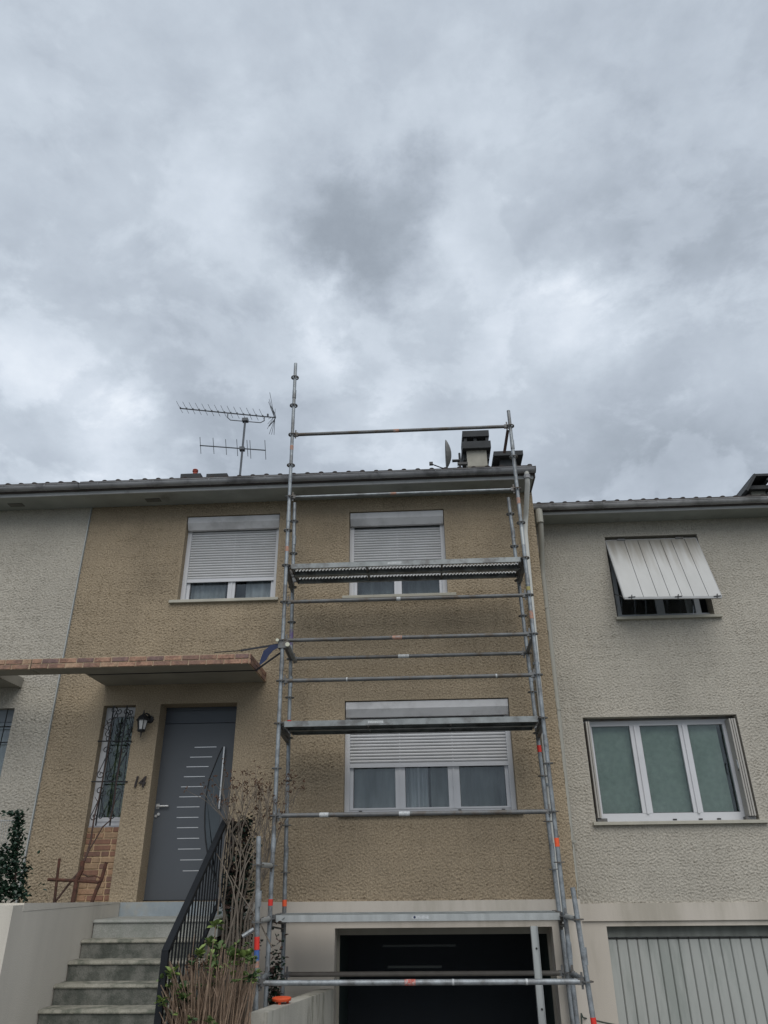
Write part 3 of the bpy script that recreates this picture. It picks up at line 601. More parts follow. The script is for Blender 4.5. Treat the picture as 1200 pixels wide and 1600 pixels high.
# ---- canopy slab
KY, KZ0, KZ1, KX1 = 8.70, 3.962, 4.088, -2.13
def brick_fascia(parent, X0, X1, Y, xs, m_under=SLAB):
    # fascia beam all along, slab back to the wall only over the doorway (xs: where the slab begins or ends)
    sl = MB(); xa, xb = (xs, X1) if xs > X0+.3 and X1 > -3 else (X0, xs)
    poly = [(X0, Y+.02), (X1, Y+.02), (X1, WY-.002), (xa, WY-.002), (xa, 9.0), (X0, 9.0)] if xb == X1 else [(X0, Y+.02), (X1, Y+.02), (X1, 9.0), (xb, 9.0), (xb, WY-.002), (X0, WY-.002)]
    sl.prism(poly, 'z', KZ0, KZ1+.004)
    can = part('canopy', sl, m_under, parent)
    mo = MB(); mo.box(X0, X1, Y+.006, Y+.02, KZ0, KZ1); part('mortar_bed', mo, MORT, can)
    bh = .056
    for row in range(2):
        z = KZ0+.002+row*.0635; x = X0-(.09 if row else .0)
        while x < X1:
            a, b2 = max(x, X0+.002), min(x+.21, X1-.001)
            if b2-a > .03:
                yy = Y-random.uniform(0, .006); k = .004; dz = random.uniform(-.0015, .0015)
                q = MB(); q.add([(a,Y+.008,z),(b2,Y+.008,z),(b2,Y+.008,z+bh),(a,Y+.008,z+bh),(a+k,yy,z+k+dz),(b2-k,yy,z+k+dz),(b2-k,yy,z+bh-k+dz),(a+k,yy,z+bh-k+dz)], [(0,1,5,4),(1,2,6,5),(2,3,7,6),(3,0,4,7),(4,5,6,7)])
                part('brick', q, random.choices(BR, (3, 3, 1.6, 2))[0], can)
            x += .221
    return can
can = brick_fascia(main, -4.86, KX1, KY, -4.30)
mo = MB(); mo.box(KX1, KX1+.012, KY+.01, WY-.002, KZ0, KZ1); part('side_mortar_bed', mo, MORT, can)
for row in range(2):
    y = KY+.004-(.1 if row else 0); z = KZ0+.002+row*.0635
    while y < WY:
        a, b2 = max(y, KY+.002), min(y+.21, WY-.006)
        if b2-a > .03: q = MB(); q.box(KX1+.01, KX1+.024+random.uniform(0, .004), a, b2, z, z+.056); part('brick', q, random.choice(BR), can)
        y += .221
canl = brick_fascia(left, -8.2, -4.875, KY+.005, at(33, 1080, WY).x)
# left house window and its bars
lx0, lx1, lz0, lz1 = LW
fm = MB(); fm.box(lx1-.05, lx1-.001, WY+.10, WY+.15, lz0, lz1); fm.box(lx0, lx1-.05, WY+.10, WY+.15, lz1-.16, lz1-.001); fm.box(lx0, lx1-.05, WY+.10, WY+.15, lz0, lz0+.06)
lw = part('window', fm, mat('bluegrey_frame', (.20, .23, .26), .6), left)
b = MB(); b.box(lx0, lx1-.05, WY+.12, WY+.125, lz0+.06, lz1-.16); part('pane', b, GLASS, lw)
part('curtain', curtain_mb(lx0, lx1, lz0, lz1, WY+.2, 8, .015), CURT, lw)
gl_ = thing('window_grille', 'dark iron bars over the window at the left edge of the pale house', 'grille', (-5.9, WY, 2.5))
for z in (3.45, 3.25, 2.7):
    b = MB(); b.tube([(lx0, WY+.02, z), (lx1-.001, WY+.02, z)], .008, 6); part('cross_bar', b, IRON, gl_)
for x in (-5.60, -5.85, -6.1, -6.35):
    b = MB(); b.tube([(x, WY+.03, lz0+.001), (x, WY+.03, lz1-.001)], .008, 6); part('upright_bar', b, IRON, gl_)

# ---- right house windows
x0, x1, z0, z1 = D_; fy = RY+.16
fm = MB(); fm.box(x0, x1, fy, fy+.06, z0+.012, z0+.11); fm.box(x0, x1, fy, fy+.06, z1-.10, z1-.03)
fm.box(x0+.05, x0+.14, fy+.001, fy+.06, z0+.11, z1-.10); fm.box(x1-.16, x1-.05, fy+.001, fy+.06, z0+.11, z1-.10)
for a, b in ((2.895, 3.035), (3.575, 3.70)): fm.box(a, b, fy-.004, fy+.058, z0+.11, z1-.10); fm.box((a+b)/2-.014, (a+b)/2+.014, fy-.02, fy-.004, z0+.10, z1-.10)
wD = part('window', fm, PVC, right)
for i, (a, b) in enumerate(((x0+.14, 2.895), (3.035, 3.575), (3.70, x1-.16))):
    p_ = MB(); p_.box(a, b, fy+.03, fy+.036, z0+.11, z1-.10); part('pane', p_, GLASSG, wD)
    q = MB(); q.box(a, b, fy+.01, fy+.03, z0+.108, z0+.116); q.box(a-.002, a+.007, fy+.01, fy+.03, z0+.11, z1-.10); part('glazing_bead', q, MATS['grey_gasket'], wD)
    part('curtain', curtain_mb(a-.05, b+.05-(.09 if i == 2 else 0), z0, z1, fy+.12, 1.5, .006), TEAL, wD)
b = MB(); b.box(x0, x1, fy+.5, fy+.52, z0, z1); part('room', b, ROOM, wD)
b = MB(); b.box(x0, x1, fy-.02, fy+.04, z1-.03, z1-.001); part('head_track', b, STEELD, wD)
def folded(parent, xs, yy0, w, n, sgn):                  # folded metal shutter leaves stacked in the reveal
    f = None
    for i in range(n):
        q = MB(); x = xs+sgn*i*.030; q.box(min(x, x+sgn*.022), max(x, x+sgn*.022), yy0+.004*i, yy0+w-.004*i, z0+.05, z1-.055)
        o = part('shutter_leaf', q, mat('beige_metal_shutter', (.36, .345, .32), .6, var=.12, vscale=4, streak=True), parent)
folded(wD, x0+.035, RY+.005, .14, 2, 1); folded(wD, x1-.035, RY-.01, .17, 3, -1)
q = MB(); q.tube([(x1-.14, RY, 2.85), (x1-.14, RY-.03, 2.87), (x1-.14, RY-.03, 2.97), (x1-.14, RY, 2.99)], .008, 6); part('shutter_latch', q, STEEL, wD)
for x in (3.28, 3.62, 3.86): q = MB(); q.box(x, x+.05, fy-.01, fy, z0+.02, z0+.035); part('drain_slot', q, DARKGAP, wD)
for xa in (x0+.03, x1-.16): q = MB(); q.box(xa, xa+.13, RY+.03, RY+.12, z0+.005, z0+.045); part('shutter_stop', q, STEELD, wD)
sill(right, 2.18, 4.44, 2.235, RY, th=.04, out_=.06)
sill(right, 2.90, 4.45, 5.045, RY, th=.045, out_=.06)
x0, x1, z0, z1 = E_
fm = MB(); fm.box(x0+.06, x1, fy, fy+.06, z0+.01, z0+.09); fm.box(x0+.06, x0+.12, fy+.001, fy+.06, z0+.09, z1); fm.box(x1-.20, x1-.12, fy+.001, fy+.06, z0+.09, z1); fm.box(3.58, 3.70, fy+.001, fy+.06, z0+.09, z1); fm.box(x0+.06, x1, fy, fy+.06, z1-.1, z1-.01)
wE = part('window', fm, mat('shaded_bluegrey_frame', (.33, .36, .40), .6, var=.05), right)
for a, b in ((x0+.12, 3.58), (3.70, x1-.20)): p_ = MB(); p_.box(a, b, fy+.03, fy+.036, z0+.09, z1-.1); part('pane', p_, GLASS, wE)
part('curtain', curtain_mb(4.06, 4.16, z0, z1, fy+.1, 1, .01), mat('white_curtain', (.6, .62, .66), .9), wE)
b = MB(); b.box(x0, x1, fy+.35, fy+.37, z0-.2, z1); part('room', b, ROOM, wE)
# awning-hung shutter, pushed open at the bottom; boards of uneven width
TP = [Vector((2.945, RY+.03, 6.305)), Vector((4.335, RY+.03, 6.30))]; BP = [Vector((2.95, 10.20, 5.19)), Vector((4.325, 10.20, 5.165))]
fl = MB(); nrm = (BP[0]-TP[0]).cross(TP[1]-TP[0]).normalized()
if nrm.y > 0: nrm = -nrm
def quadslab(mb, a, b, c, d, n_, t): mb.add([a, b, c, d, a+n_*t, b+n_*t, c+n_*t, d+n_*t], [(0,1,2,3),(7,6,5,4),(0,4,5,1),(1,5,6,2),(2,6,7,3),(3,7,4,0)])
fr_ = MB(); fr_.bar(TP[0], TP[1], .03, .03); fr_.bar(BP[0], BP[1], .03, .035); fr_.bar(TP[0], BP[0], .02, .03); fr_.bar(TP[1], BP[1], .02, .03)
flap = part('flap_shutter', fr_, mat('flap_edge', (.36, .37, .38), .6, var=.15), right)
cuts = [0, .205, .345, .42, .52, .645, .775, .875, 1.0]; cuts = [0, .2, .35, .475, .60, .72, .87, 1.0]
for a, b in zip(cuts[:-1], cuts[1:]):
    e = .003; q = MB()
    quadslab(q, TP[0].lerp(TP[1], a+e), TP[0].lerp(TP[1], b-e), BP[0].lerp(BP[1], b-e), BP[0].lerp(BP[1], a+e), nrm, .018); part('board', q, FLAP, flap)
q = MB(); q.bar(TP[0]+Vector((0,.01,0)), TP[1]+Vector((0,.01,0)), .02, .05); part('hinge_rail', q, STEELD, flap)
for x in (3.12, 4.02): q = MB(); q.box(x, x+.12, RY+.0, RY+.05, 6.30, 6.33); part('hinge', q, STEELD, flap)
for t in (.07, .55, .95): p_ = BP[0].lerp(BP[1], t); q = MB(); q.bar(p_+Vector((0,-.02,-.02)), p_+Vector((.015,-.02,.045)), .012, .012); q.bar(p_+Vector((-.04,-.02,.01)), p_+Vector((.06,-.02,.015)), .01, .01); part('catch', q, IRON, flap)
for xx, s in ((2.97, 1), (4.31, -1)): q = MB(); q.tube([(xx, 10.22, 5.21), (xx, RY+.10, 5.45)], .007, 6); part('stay', q, STEELD, flap)
# garage of the right house
gx0, gx1, gz1 = 2.186, 4.75, 1.03
b = MB(); b.box(gx0, gx1, RY+.12, RY+.2, .905, gz1-.001); gd = part('garage_door', b, mat('dark_lintel', (.15, .16, .15), .9, var=.3, vscale=8, streak=True), right)  # head strip above the panels, a darker streaked grey
x = gx0+.01; i = 0
while x < gx1:
    q = MB(); e = min(x+.122, gx1-.002)
    q.add([(x, RY+.15, -.85), (x+.010, RY+.137, -.85), (e-.008, RY+.137, -.85), (e, RY+.15, -.85), (x, RY+.15, .90), (x+.010, RY+.137, .90), (e-.008, RY+.137, .90), (e, RY+.15, .90), (x, RY+.2, -.85), (e, RY+.2, -.85), (x, RY+.2, .9), (e, RY+.2, .9)],
          [(0,1,5,4),(1,2,6,5),(2,3,7,6),(4,5,6,7,11,10),(0,4,10,8),(3,9,11,7),(8,10,11,9)]); part('ribbed_panel', q, GARDR, gd)
    x += .127
b = MB(); b.box(gx0, gx1, RY+.13, RY+.14, .880, .896); part('door_rail', b, DARKGAP, gd)
# garage of the main house: open, dark inside, door swung up under the ceiling
gx0, gx1 = -1.118, 1.37
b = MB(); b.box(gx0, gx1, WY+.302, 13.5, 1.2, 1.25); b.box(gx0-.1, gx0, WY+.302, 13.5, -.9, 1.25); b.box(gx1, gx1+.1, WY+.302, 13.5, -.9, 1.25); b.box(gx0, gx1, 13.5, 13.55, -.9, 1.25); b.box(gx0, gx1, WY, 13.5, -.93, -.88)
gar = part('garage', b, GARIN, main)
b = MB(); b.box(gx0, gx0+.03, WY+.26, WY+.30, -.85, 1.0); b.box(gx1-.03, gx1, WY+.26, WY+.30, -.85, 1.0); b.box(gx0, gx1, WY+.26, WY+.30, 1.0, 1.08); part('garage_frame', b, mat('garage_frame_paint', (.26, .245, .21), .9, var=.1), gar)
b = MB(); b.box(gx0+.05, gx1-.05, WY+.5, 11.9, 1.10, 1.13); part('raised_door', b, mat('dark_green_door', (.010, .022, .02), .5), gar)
for pa, pb in (((598, 1478), (712, 1476)), ((606, 1511), (690, 1509))):
    p0, p1 = at(*pa, 10.06), at(*pb, 10.06); b = MB(); b.box(p0.x, p1.x, 10.06, 10.09, p0.z-.012, p0.z+.012); part('door_crossbar', b, mat('dim_crossbar', (.014, .020, .020), .6), gar)
for p_ in ((523, 1466, 1600), ): pass

# ---- chimneys, vent, aerials, dish
ch = MB(); ch.box(1.04, 1.44, 12.8, 13.3, 7.9, 9.40); cho = part('chimney', ch, mat('chimney_block', (.34, .33, .29), .95, var=.15, vscale=5, bump=.3), ro_m)
b = MB(); b.box(.955, 1.53, 12.70, 13.4, 9.36, 9.52); b.box(.97, 1.50, 12.9, 13.36, 9.20, 9.36); b.box(.975, 1.515, 12.74, 13.38, 9.66, 9.80)
for x, y in ((1.0, 12.78), (1.44, 12.78), (1.0, 13.28), (1.44, 13.28), (1.2, 12.8)): b.box(x, x+.06, y, y+.06, 9.52, 9.66)
CAPM = mat('dark_cap', (.045, .048, .052), .9, var=.3)
part('chimney_cap', b, CAPM, ro_m)
b = MB(); b.box(1.035, 1.445, 12.795, 12.799, 8.98, 8.995); part('block_joint', b, SLAB, ro_m)
b = MB(); b.box(1.58, 2.12-.42, 12.7, 13.3, 9.08, 9.15); b.box(1.56, 2.14, 12.60, 13.4, 9.10, 9.20); b.box(1.68, 2.02, 12.75, 13.25, 7.2, 9.12); part('chimney', b, CAPM, ro_m, label='low flat dark chimney cap at the roof end')
for (xa, xb, zt) in ((6.53, 7.13, 8.75), (7.10, 7.75, 8.78)):
    b = MB(); m_ = (xa+xb)/2
    b.box(xa+.16, xb-.16, 13.3, 13.8, 7.3, 8.50); part('chimney', b, mat('chimney_block_grey', (.20, .20, .18), .95, var=.2), ro_r)
    b = MB(); b.add([(xa,13.1,8.5),(xb,13.1,8.5),(xb,14.0,8.5),(xa,14.0,8.5),(xa+.16,13.1,8.84),(xb-.02,13.1,8.84),(xb-.02,14.0,8.84),(xa+.16,14.0,8.84)], [(0,4,7,3),(4,5,6,7)]); 
    b = MB(); b.box(xa+.20, xb-.0, 13.1, 14.0, zt-.05, zt); b.bar(Vector((xa+.22, 13.5, zt-.03)), Vector((xa-.03, 13.5, 8.36)), .9, .05, up=Vector((0,0,1))); b.bar(Vector((xb-.02, 13.55, zt-.03)), Vector((xb-.16, 13.55, 8.6)), .9, .05, up=Vector((0,0,1))); b.box(xa+.1, xb-.08, 13.2, 13.9, 8.46, 8.54); part('chimney_cap', b, CAPM, ro_r)
b = MB(); c = at(305, 738.5, 12.2); b.lathe([(.042, -.5), (.042, .01), (.055, .015), (.055, .03), (.042, .034), (.042, .044), (.055, .048), (.05, .062), (.01, .068)], (c.x, 12.2, c.z), 14); part('vent_pipe', b, VENT, ro_m, smooth=True)
for a, b2 in ((285, 316), (325, 357)):
    p0, p1 = at(a, 743, 12.0), at(b2, 742, 12.0); b = MB(); b.box(p0.x, p1.x, 11.9, 12.8, p0.z-.5, p0.z-.02); part('roof_hatch', b, CAPM, ro_m)
ay = 12.6
def ap(cx, cy, Y=ay): return at(260+cx/5, 600+cy/5, Y)
AL = mat('aerial_metal', (.09, .10, .115), .6, metal=.3, var=.2)
ant = thing('tv_aerial', 'tall roof mast carrying a long comb aerial above a shorter cross aerial', 'aerial', tuple(ap(575, 700)-Vector((0, 0, 1.0))))
b = MB(); top = ap(616, 280); bot = Vector((top.x+.0, ay, 7.9)); bt = ap(575, 705); bot.x = bt.x+(bt.x-top.x)*.4; b.tube([bot, top], .022, 8); part('mast', b, AL, ant)
b = MB(); b.tube([ap(105, 190), ap(855, 263)], .013, 6); boom = part('boom', b, AL, ant, label='upper boom with many short directors')
for i in range(14):
    t = i/13*.86; cpt = ap(105, 190).lerp(ap(855, 263), t+.005)
    b = MB(); dv = Vector((-.045, -.16, .055)); b.tube([cpt-dv*.6+Vector((0,0,-.02)), cpt+dv+Vector((0, 0, .02))], .0045, 4); b.box(cpt.x-.012, cpt.x+.012, ay-.012, ay+.012, cpt.z, cpt.z+.03); part('element', b, AL, boom)
b = MB(); b.tube([ap(480, 228), ap(478, 262), ap(500, 282), ap(616, 292), ap(735, 302), ap(762, 288), ap(768, 255)], .011, 6); part('boom_bracket', b, AL, ant)
b = MB()
for s in (-1, 1):
    for k in range(3):
        b.tube([ap(845, 262)+Vector((0, s*.04, 0)), ap(805+s*0+k*12, (130 if k == 2 else 160) if True else 0)+Vector((0, s*(.10+.1*k), 0))], .005, 4)
        b.tube([ap(845, 262)+Vector((0, s*.04, 0)), ap(795+k*12, 372-(k*18))+Vector((0, s*(.10+.1*k), 0))], .005, 4)
b.tube([ap(815, 170), ap(845, 230), ap(853, 263), ap(840, 285), ap(800, 330)], .012, 5); b.tube([ap(792, 235), ap(792, 258)], .02, 5)
part('reflector', b, AL, ant)
b = MB(); b.tube([ap(262, 480), ap(776, 518)], .012, 6); boom2 = part('boom', b, AL, ant, label='lower boom with tall upright elements')
for x, ya, yb in ((265, 415, 545), (367, 420, 545), (465, 432, 553), (552, 432, 562), (632, 438, 565), (655, 440, 582), (772, 438, 590)):
    b = MB(); b.tube([ap(x-3, ya), ap(x+5, yb)], .0065, 4); part('element', b, AL, boom2)
b = MB(); c = ap(592, 508); b.box(c.x-.05, c.x+.05, ay-.05, ay+.05, c.z-.035, c.z+.035); c = ap(616, 285); b.box(c.x-.06, c.x+.06, ay-.05, ay+.05, c.z-.03, c.z+.04); part('clamp', b, AL, ant)
# dish
dyy = 12.5; c = at(706, 710, dyy)
dish = thing('satellite_dish', 'grey satellite dish seen edge-on left of the big chimney', 'satellite dish', (c.x, dyy, c.z-.4))
b = MB(); n = 20; rings = 5; vs = []; fs = []
for t_ in (0, .012):
    for i in range(rings+1):
        rr = .30*i/rings
        for k in range(n):
            a = 2*PI*k/n; vs.append((c.x-.02+.10*(rr/.30)**2*(-1)+t_, dyy+rr*math.cos(a), c.z+rr*math.sin(a)*.98))
m1 = (rings+1)*n
for o_ in (0, m1):
    for i in range(rings):
        for k in range(n): fs.append((o_+i*n+k, o_+i*n+(k+1) % n, o_+(i+1)*n+(k+1) % n, o_+(i+1)*n+k))
for k in range(n): fs.append((rings*n+k, rings*n+(k+1) % n, m1+rings*n+(k+1) % n, m1+rings*n+k))
b.add(vs, fs); me = b.mesh('reflector_bowl', mat('dish_grey', (.17, .17, .165), .6, var=.2)); o = link('reflector_bowl', me, dish); 
b = MB(); p0, p1 = at(690, 731, dyy), at(674, 725, dyy-.1); b.tube([(c.x+.05, dyy, c.z-.38), p0, p1], .011, 6); b.box(p1.x-.04, p1.x+.03, p1.y-.03, p1.y+.03, p1.z-.02, p1.z+.035); part('feed_arm', b, IRON, dish)
b = MB(); b.tube([(c.x+.15, dyy, 7.8), (c.x+.15, dyy, c.z+.02)], .022, 8); b.tube([(c.x, dyy, c.z-.15), (c.x+.15, dyy, c.z-.15)], .03, 8); b.box(c.x+.1, c.x+.3, dyy-.03, dyy+.03, c.z-.25, c.z-.2); part('dish_mount', b, IRON, dish)

# ------------------------------------------------------------------ scaffold
Z1 = 6.6306+CAMZ; ZI = 6.5693+CAMZ; BAY = 3.07; XL, YO = -1.6962, 8.6761; XI, YI = -1.6619, 9.3017; XN, YN = -1.7027, 8.0149
LO, LI, LN = -.0069, -.0222, -.0483
def OP(s, k): z = Z1-.5*k; return Vector((XL+s*BAY+LO*(z-CAMZ), YO, z))
def IP(s, k): z = ZI-.5*k; return Vector((XI+s*BAY+LI*(z-CAMZ), YI, z))
def NP(s, k): z = Z1-.5*k; return Vector((XN+s*BAY+LN*(z-CAMZ), YN, z))
scaf = thing('scaffold', 'galvanised tube scaffold tower with three decks in front of the tan house', 'scaffold', (0, YO, -.85))
rm = MB()                                               # rosette: ring with four spokes
n = 16
for rr, r2 in ((.040, .058),):
    vs = []
    for z in (-.005, .005):
        for q in (rr, r2):
            for k in range(n): vs.append((q*math.cos(2*PI*k/n), q*math.sin(2*PI*k/n), z))
    fs = []
    for k in range(n):
        k2 = (k+1) % n
        fs += [(k, k2, n+k2, n+k), (2*n+k, 3*n+k, 3*n+k2, 2*n+k2), (k, 2*n+k, 2*n+k2, k2), (n+k, n+k2, 3*n+k2, 3*n+k)]
    rm.add(vs, fs)
for a in (0, PI/2, PI, 1.5*PI):
    u = Vector((math.cos(a), math.sin(a), 0)); rm.bar(u*.02, u*.046, .016, .009)
rme = rm.mesh('rosette', STEELD)
TR = .0242
def standard(P, s, ktop, kbot, ext, m=STEEL, rings=None):
    top = P(s, ktop) + (P(s, ktop)-P(s, ktop+1))*(ext/.5); b_ = P(s, kbot); d = (P(s, kbot)-P(s, kbot-1)); b_ = b_ + d*((b_.z+.84)/.5)
    mb = MB(); mb.tube([b_, top], TR, 14); o = part('standard', mb, m, scaf, smooth=True)
    for k in range(ktop, kbot+1): link('rosette', rme, o, tuple(P(s, k)))
    for k in range(ktop+1, kbot, 4):                     # spigot joints
        q = P(s, k)+Vector((0, 0, .2)); jb = MB(); jb.tube([q-Vector((0, 0, .07)), q+Vector((0, 0, .07))], TR+.004, 14); part('spigot_collar', jb, STEEL, o, smooth=True)
    ft = MB(); ft.box(b_.x-.075, b_.x+.075, b_.y-.075, b_.y+.075, b_.z-.01, b_.z); part('base_plate', ft, STEELD, o)
    return o
sOL = standard(OP, 0, 0, 17, .26); sOR = standard(OP, 1, 2, 17, .26); sIL = standard(IP, 0, 4, 17, .30); sIR = standard(IP, 1, 4, 17, .26)
sNL = standard(NP, 0, 13, 17, .26); sNR = standard(NP, 1, 14, 17, .27)
def on(P, s, x, y, Yp):                                   # level on a standard seen at picture height y
    return at(x, y, Yp).z
def band(stdo, P, s, y, h, m, nm='tape_band', x=None):
    a0 = P(s, 10); z = at(x, y, a0.y).z; kz = (Z1 if P is not IP else ZI); k = (kz-z)/.5; c = P(s, k); mb = MB(); d = (P(s, 0)-P(s, 1)).normalized()
    mb.tube([c-d*h/2, c+d*h/2], TR+.0016, 14); part(nm, mb, m, stdo, smooth=True)
band(sOL, OP, 0, 700, .07, ORANGEF, x=457); band(sOR, OP, 1, 783, .09, ORANGEF, x=809); band(sOL, OP, 0, 858, .07, ORANGEF, x=449)
band(sIL, IP, 0, 1411, .065, ORANGE, x=446); band(sOL, OP, 0, 1410, .06, REDT, x=425); band(sIL, IP, 0, 1128, .04, REDT, x=452)
band(sIR, IP, 1, 1170, .08, REDT, x=841); band(sOR, OP, 1, 1316, .085, ORANGE, x=872)
band(sNL, NP, 0, 1474, .11, REDT, x=399); band(sNL, NP, 0, 1492, .085, BLUET, x=398); band(sNL, NP, 0, 1507, .05, ORANGEF, x=398); band(sNR, NP, 1, 1600, .10, REDT, x=923)
band(sIL, IP, 0, 996, .22, PURPLE, x=458); band(sOR, OP, 1, 961, .10, ORANGEF, x=829); band(sOR, OP, 1, 838, .25, ALU, nm='pale_sleeve', x=816); band(sOR, OP, 1, 920, .05, mat('yellow_tape', (.30, .27, .10), .7, var=.2), x=824)
# ledger with wedge heads
def head(mb, p, d):
    d = d.normalized(); a = p+d*.03; mb.bar(a, p+d*.085, .038, .052); mb.bar(p+d*.046+Vector((0,0,-.06)), p+d*.046+Vector((0,0,.075)), .020, .008)
def ledger(a, b, m=STEEL, name='ledger', r=TR, stick=None):
    d = (b-a); mb = MB(); mb.tube([a+d.normalized()*.07, b-d.normalized()*.07], r, 12); o = part(name, mb, m, scaf, smooth=True)
    for p__, d__ in ((a, d), (b, -d)): h = MB(); head(h, p__, d__); part('wedge_head', h, STEELD, o)
    if stick:
        for t, ln, mm in stick:
            q = MB(); c = a.lerp(b, t); u = d.normalized()*ln/2; q.tube([c-u, c+u], r+.0014, 12); part('paint_mark', q, mm, o, smooth=True)
    return o
ledger(OP(0, 2), OP(1, 2), STEELD, 'guard_rail', stick=[(.48, .08, ORANGEF)])
ledger(OP(0, 4), OP(1, 4), STEEL, 'guard_rail', r=.017, stick=[(.46, .08, ORANGEF)])
ledger(OP(0, 7), OP(1, 7), STEELD, 'guard_rail', stick=[(.47, .05, WHITES)])
ledger(OP(0, 8), OP(1, 8), STEELD, 'guard_rail', stick=[(.46, .12, ORANGEF)])
ledger(IP(0, 8), IP(1, 8), STEELD, 'ledger', stick=[(.48, .14, WHITES)])
ledger(OP(0, 9), OP(1, 9), STEELD, 'guard_rail', stick=[(.26, .015, WHITES), (.84, .018, WHITES)])
ledger(OP(0, 12), OP(1, 12), STEELD, 'guard_rail', stick=[(.47, .12, WHITES), (.18, .10, WHITES)])
ledger(IP(0, 15), IP(1, 15), mat('brown_grey_tube', (.12, .11, .10), .7, metal=.2, var=.2, vscale=10), 'ledger')
ledger(NP(0, 15), NP(1, 15), STEEL, 'ledger', stick=[(.47, .10, mat('worn_red_tape', (.40, .09, .07), .6, var=.4, vscale=50, col2=(.4, .36, .35), c2scale=35)), (.6, .018, WHITES), (.82, .02, WHITES)])
for s in (0, 1):
    for k in (6, 8, 10, 14):
        a, b = OP(s, k), IP(s, k); d = (b-a)
        if k == 8:
            ledger(a, b, STEELD, 'transom')
        else:
            mb = MB(); u = d.normalized(); mb.bar(a+u*.05, b-u*.05, .045, .05); mb.bar(a+u*.05+Vector((0,0,-.07)), b-u*.05+Vector((0,0,-.07)), .04, .012); mb.bar(a+u*.05, a+u*.06+Vector((0,0,-.10)), .03, .02); mb.bar(b-u*.05, b-u*.06+Vector((0,0,-.10)), .03, .02); o = part('transom', mb, STEELD, scaf)
            for p__, d__ in ((a, d), (b, -d)): h = MB(); head(h, p__, d__); part('wedge_head', h, STEELD, o)
    for k in (15,):
        ledger(OP(s, k), NP(s, k), STEEL, 'transom')
ledger(OP(0, 13)+Vector((0,0,0)), NP(0, 13), ALU, 'transom')
ledger(OP(0, 14), NP(0, 14), ALU, 'transom'); ledger(OP(1, 14), NP(1, 14), ALU, 'transom')
# hanging brace stub, top right
b = MB(); a = OP(1, 2); b.tube([a+Vector((-.03, .05, -.03)), a+Vector((-.075, .30, -.25))], .022, 10); part('loose_brace', b, RUSTS, scaf, smooth=True)
# short ties with pale couplers at the left, level 8
b = MB(); a = OP(0, 8); b.tube([a+Vector((.075, -.05, -.07)), IP(0, 8)+Vector((.06, .02, -.03))], .024, 12); tie = part('wall_tie', b, STEEL, scaf, smooth=True)
b = MB(); b.tube([a+Vector((.075, -.052, -.07)), a+Vector((.075, -.075, -.07))], .027, 12); b.tube([a+Vector((-.055, -.04, -.01)), a+Vector((-.055, -.07, -.01))], .02, 12); part('tube_end', b, mat('cream_cap', (.55, .55, .45), .6, var=.3, vscale=30), tie)
b = MB(); b.box(a.x-.05, a.x+.07, a.y-.035, a.y+.05, a.z-.10, a.z-.01); part('swivel_coupler', b, STEELD, tie)
# small brace under the near left post
b = MB(); q = NP(0, 14); b.tube([q+Vector((-.03, 0, -.06)), q+Vector((-.13, -.03, -.12))], .02, 8); part('toe_brace', b, STEEL, scaf)
# perforated upright channel at the garage
ux = at(833, 1447, 8.72); ux2 = at(848, 1600, 8.72)
b = MB(); b.box(ux2.x-.035, ux2.x+.03, 8.72, 8.724, -.84, ux.z); b.box(ux2.x-.038, ux2.x-.034, 8.70, 8.76, -.84, ux.z); b.box(ux2.x+.029, ux2.x+.033, 8.70, 8.76, -.84, ux.z); up_ = part('perforated_upright', b, ALU, scaf)
for y in (1482, 1577): z = at(840, y, 8.72).z; q = MB(); q.tube([(ux2.x+.005, 8.712, z), (ux2.x+.005, 8.722, z)], .010, 10); part('bolt_hole', q, DARKGAP, up_)
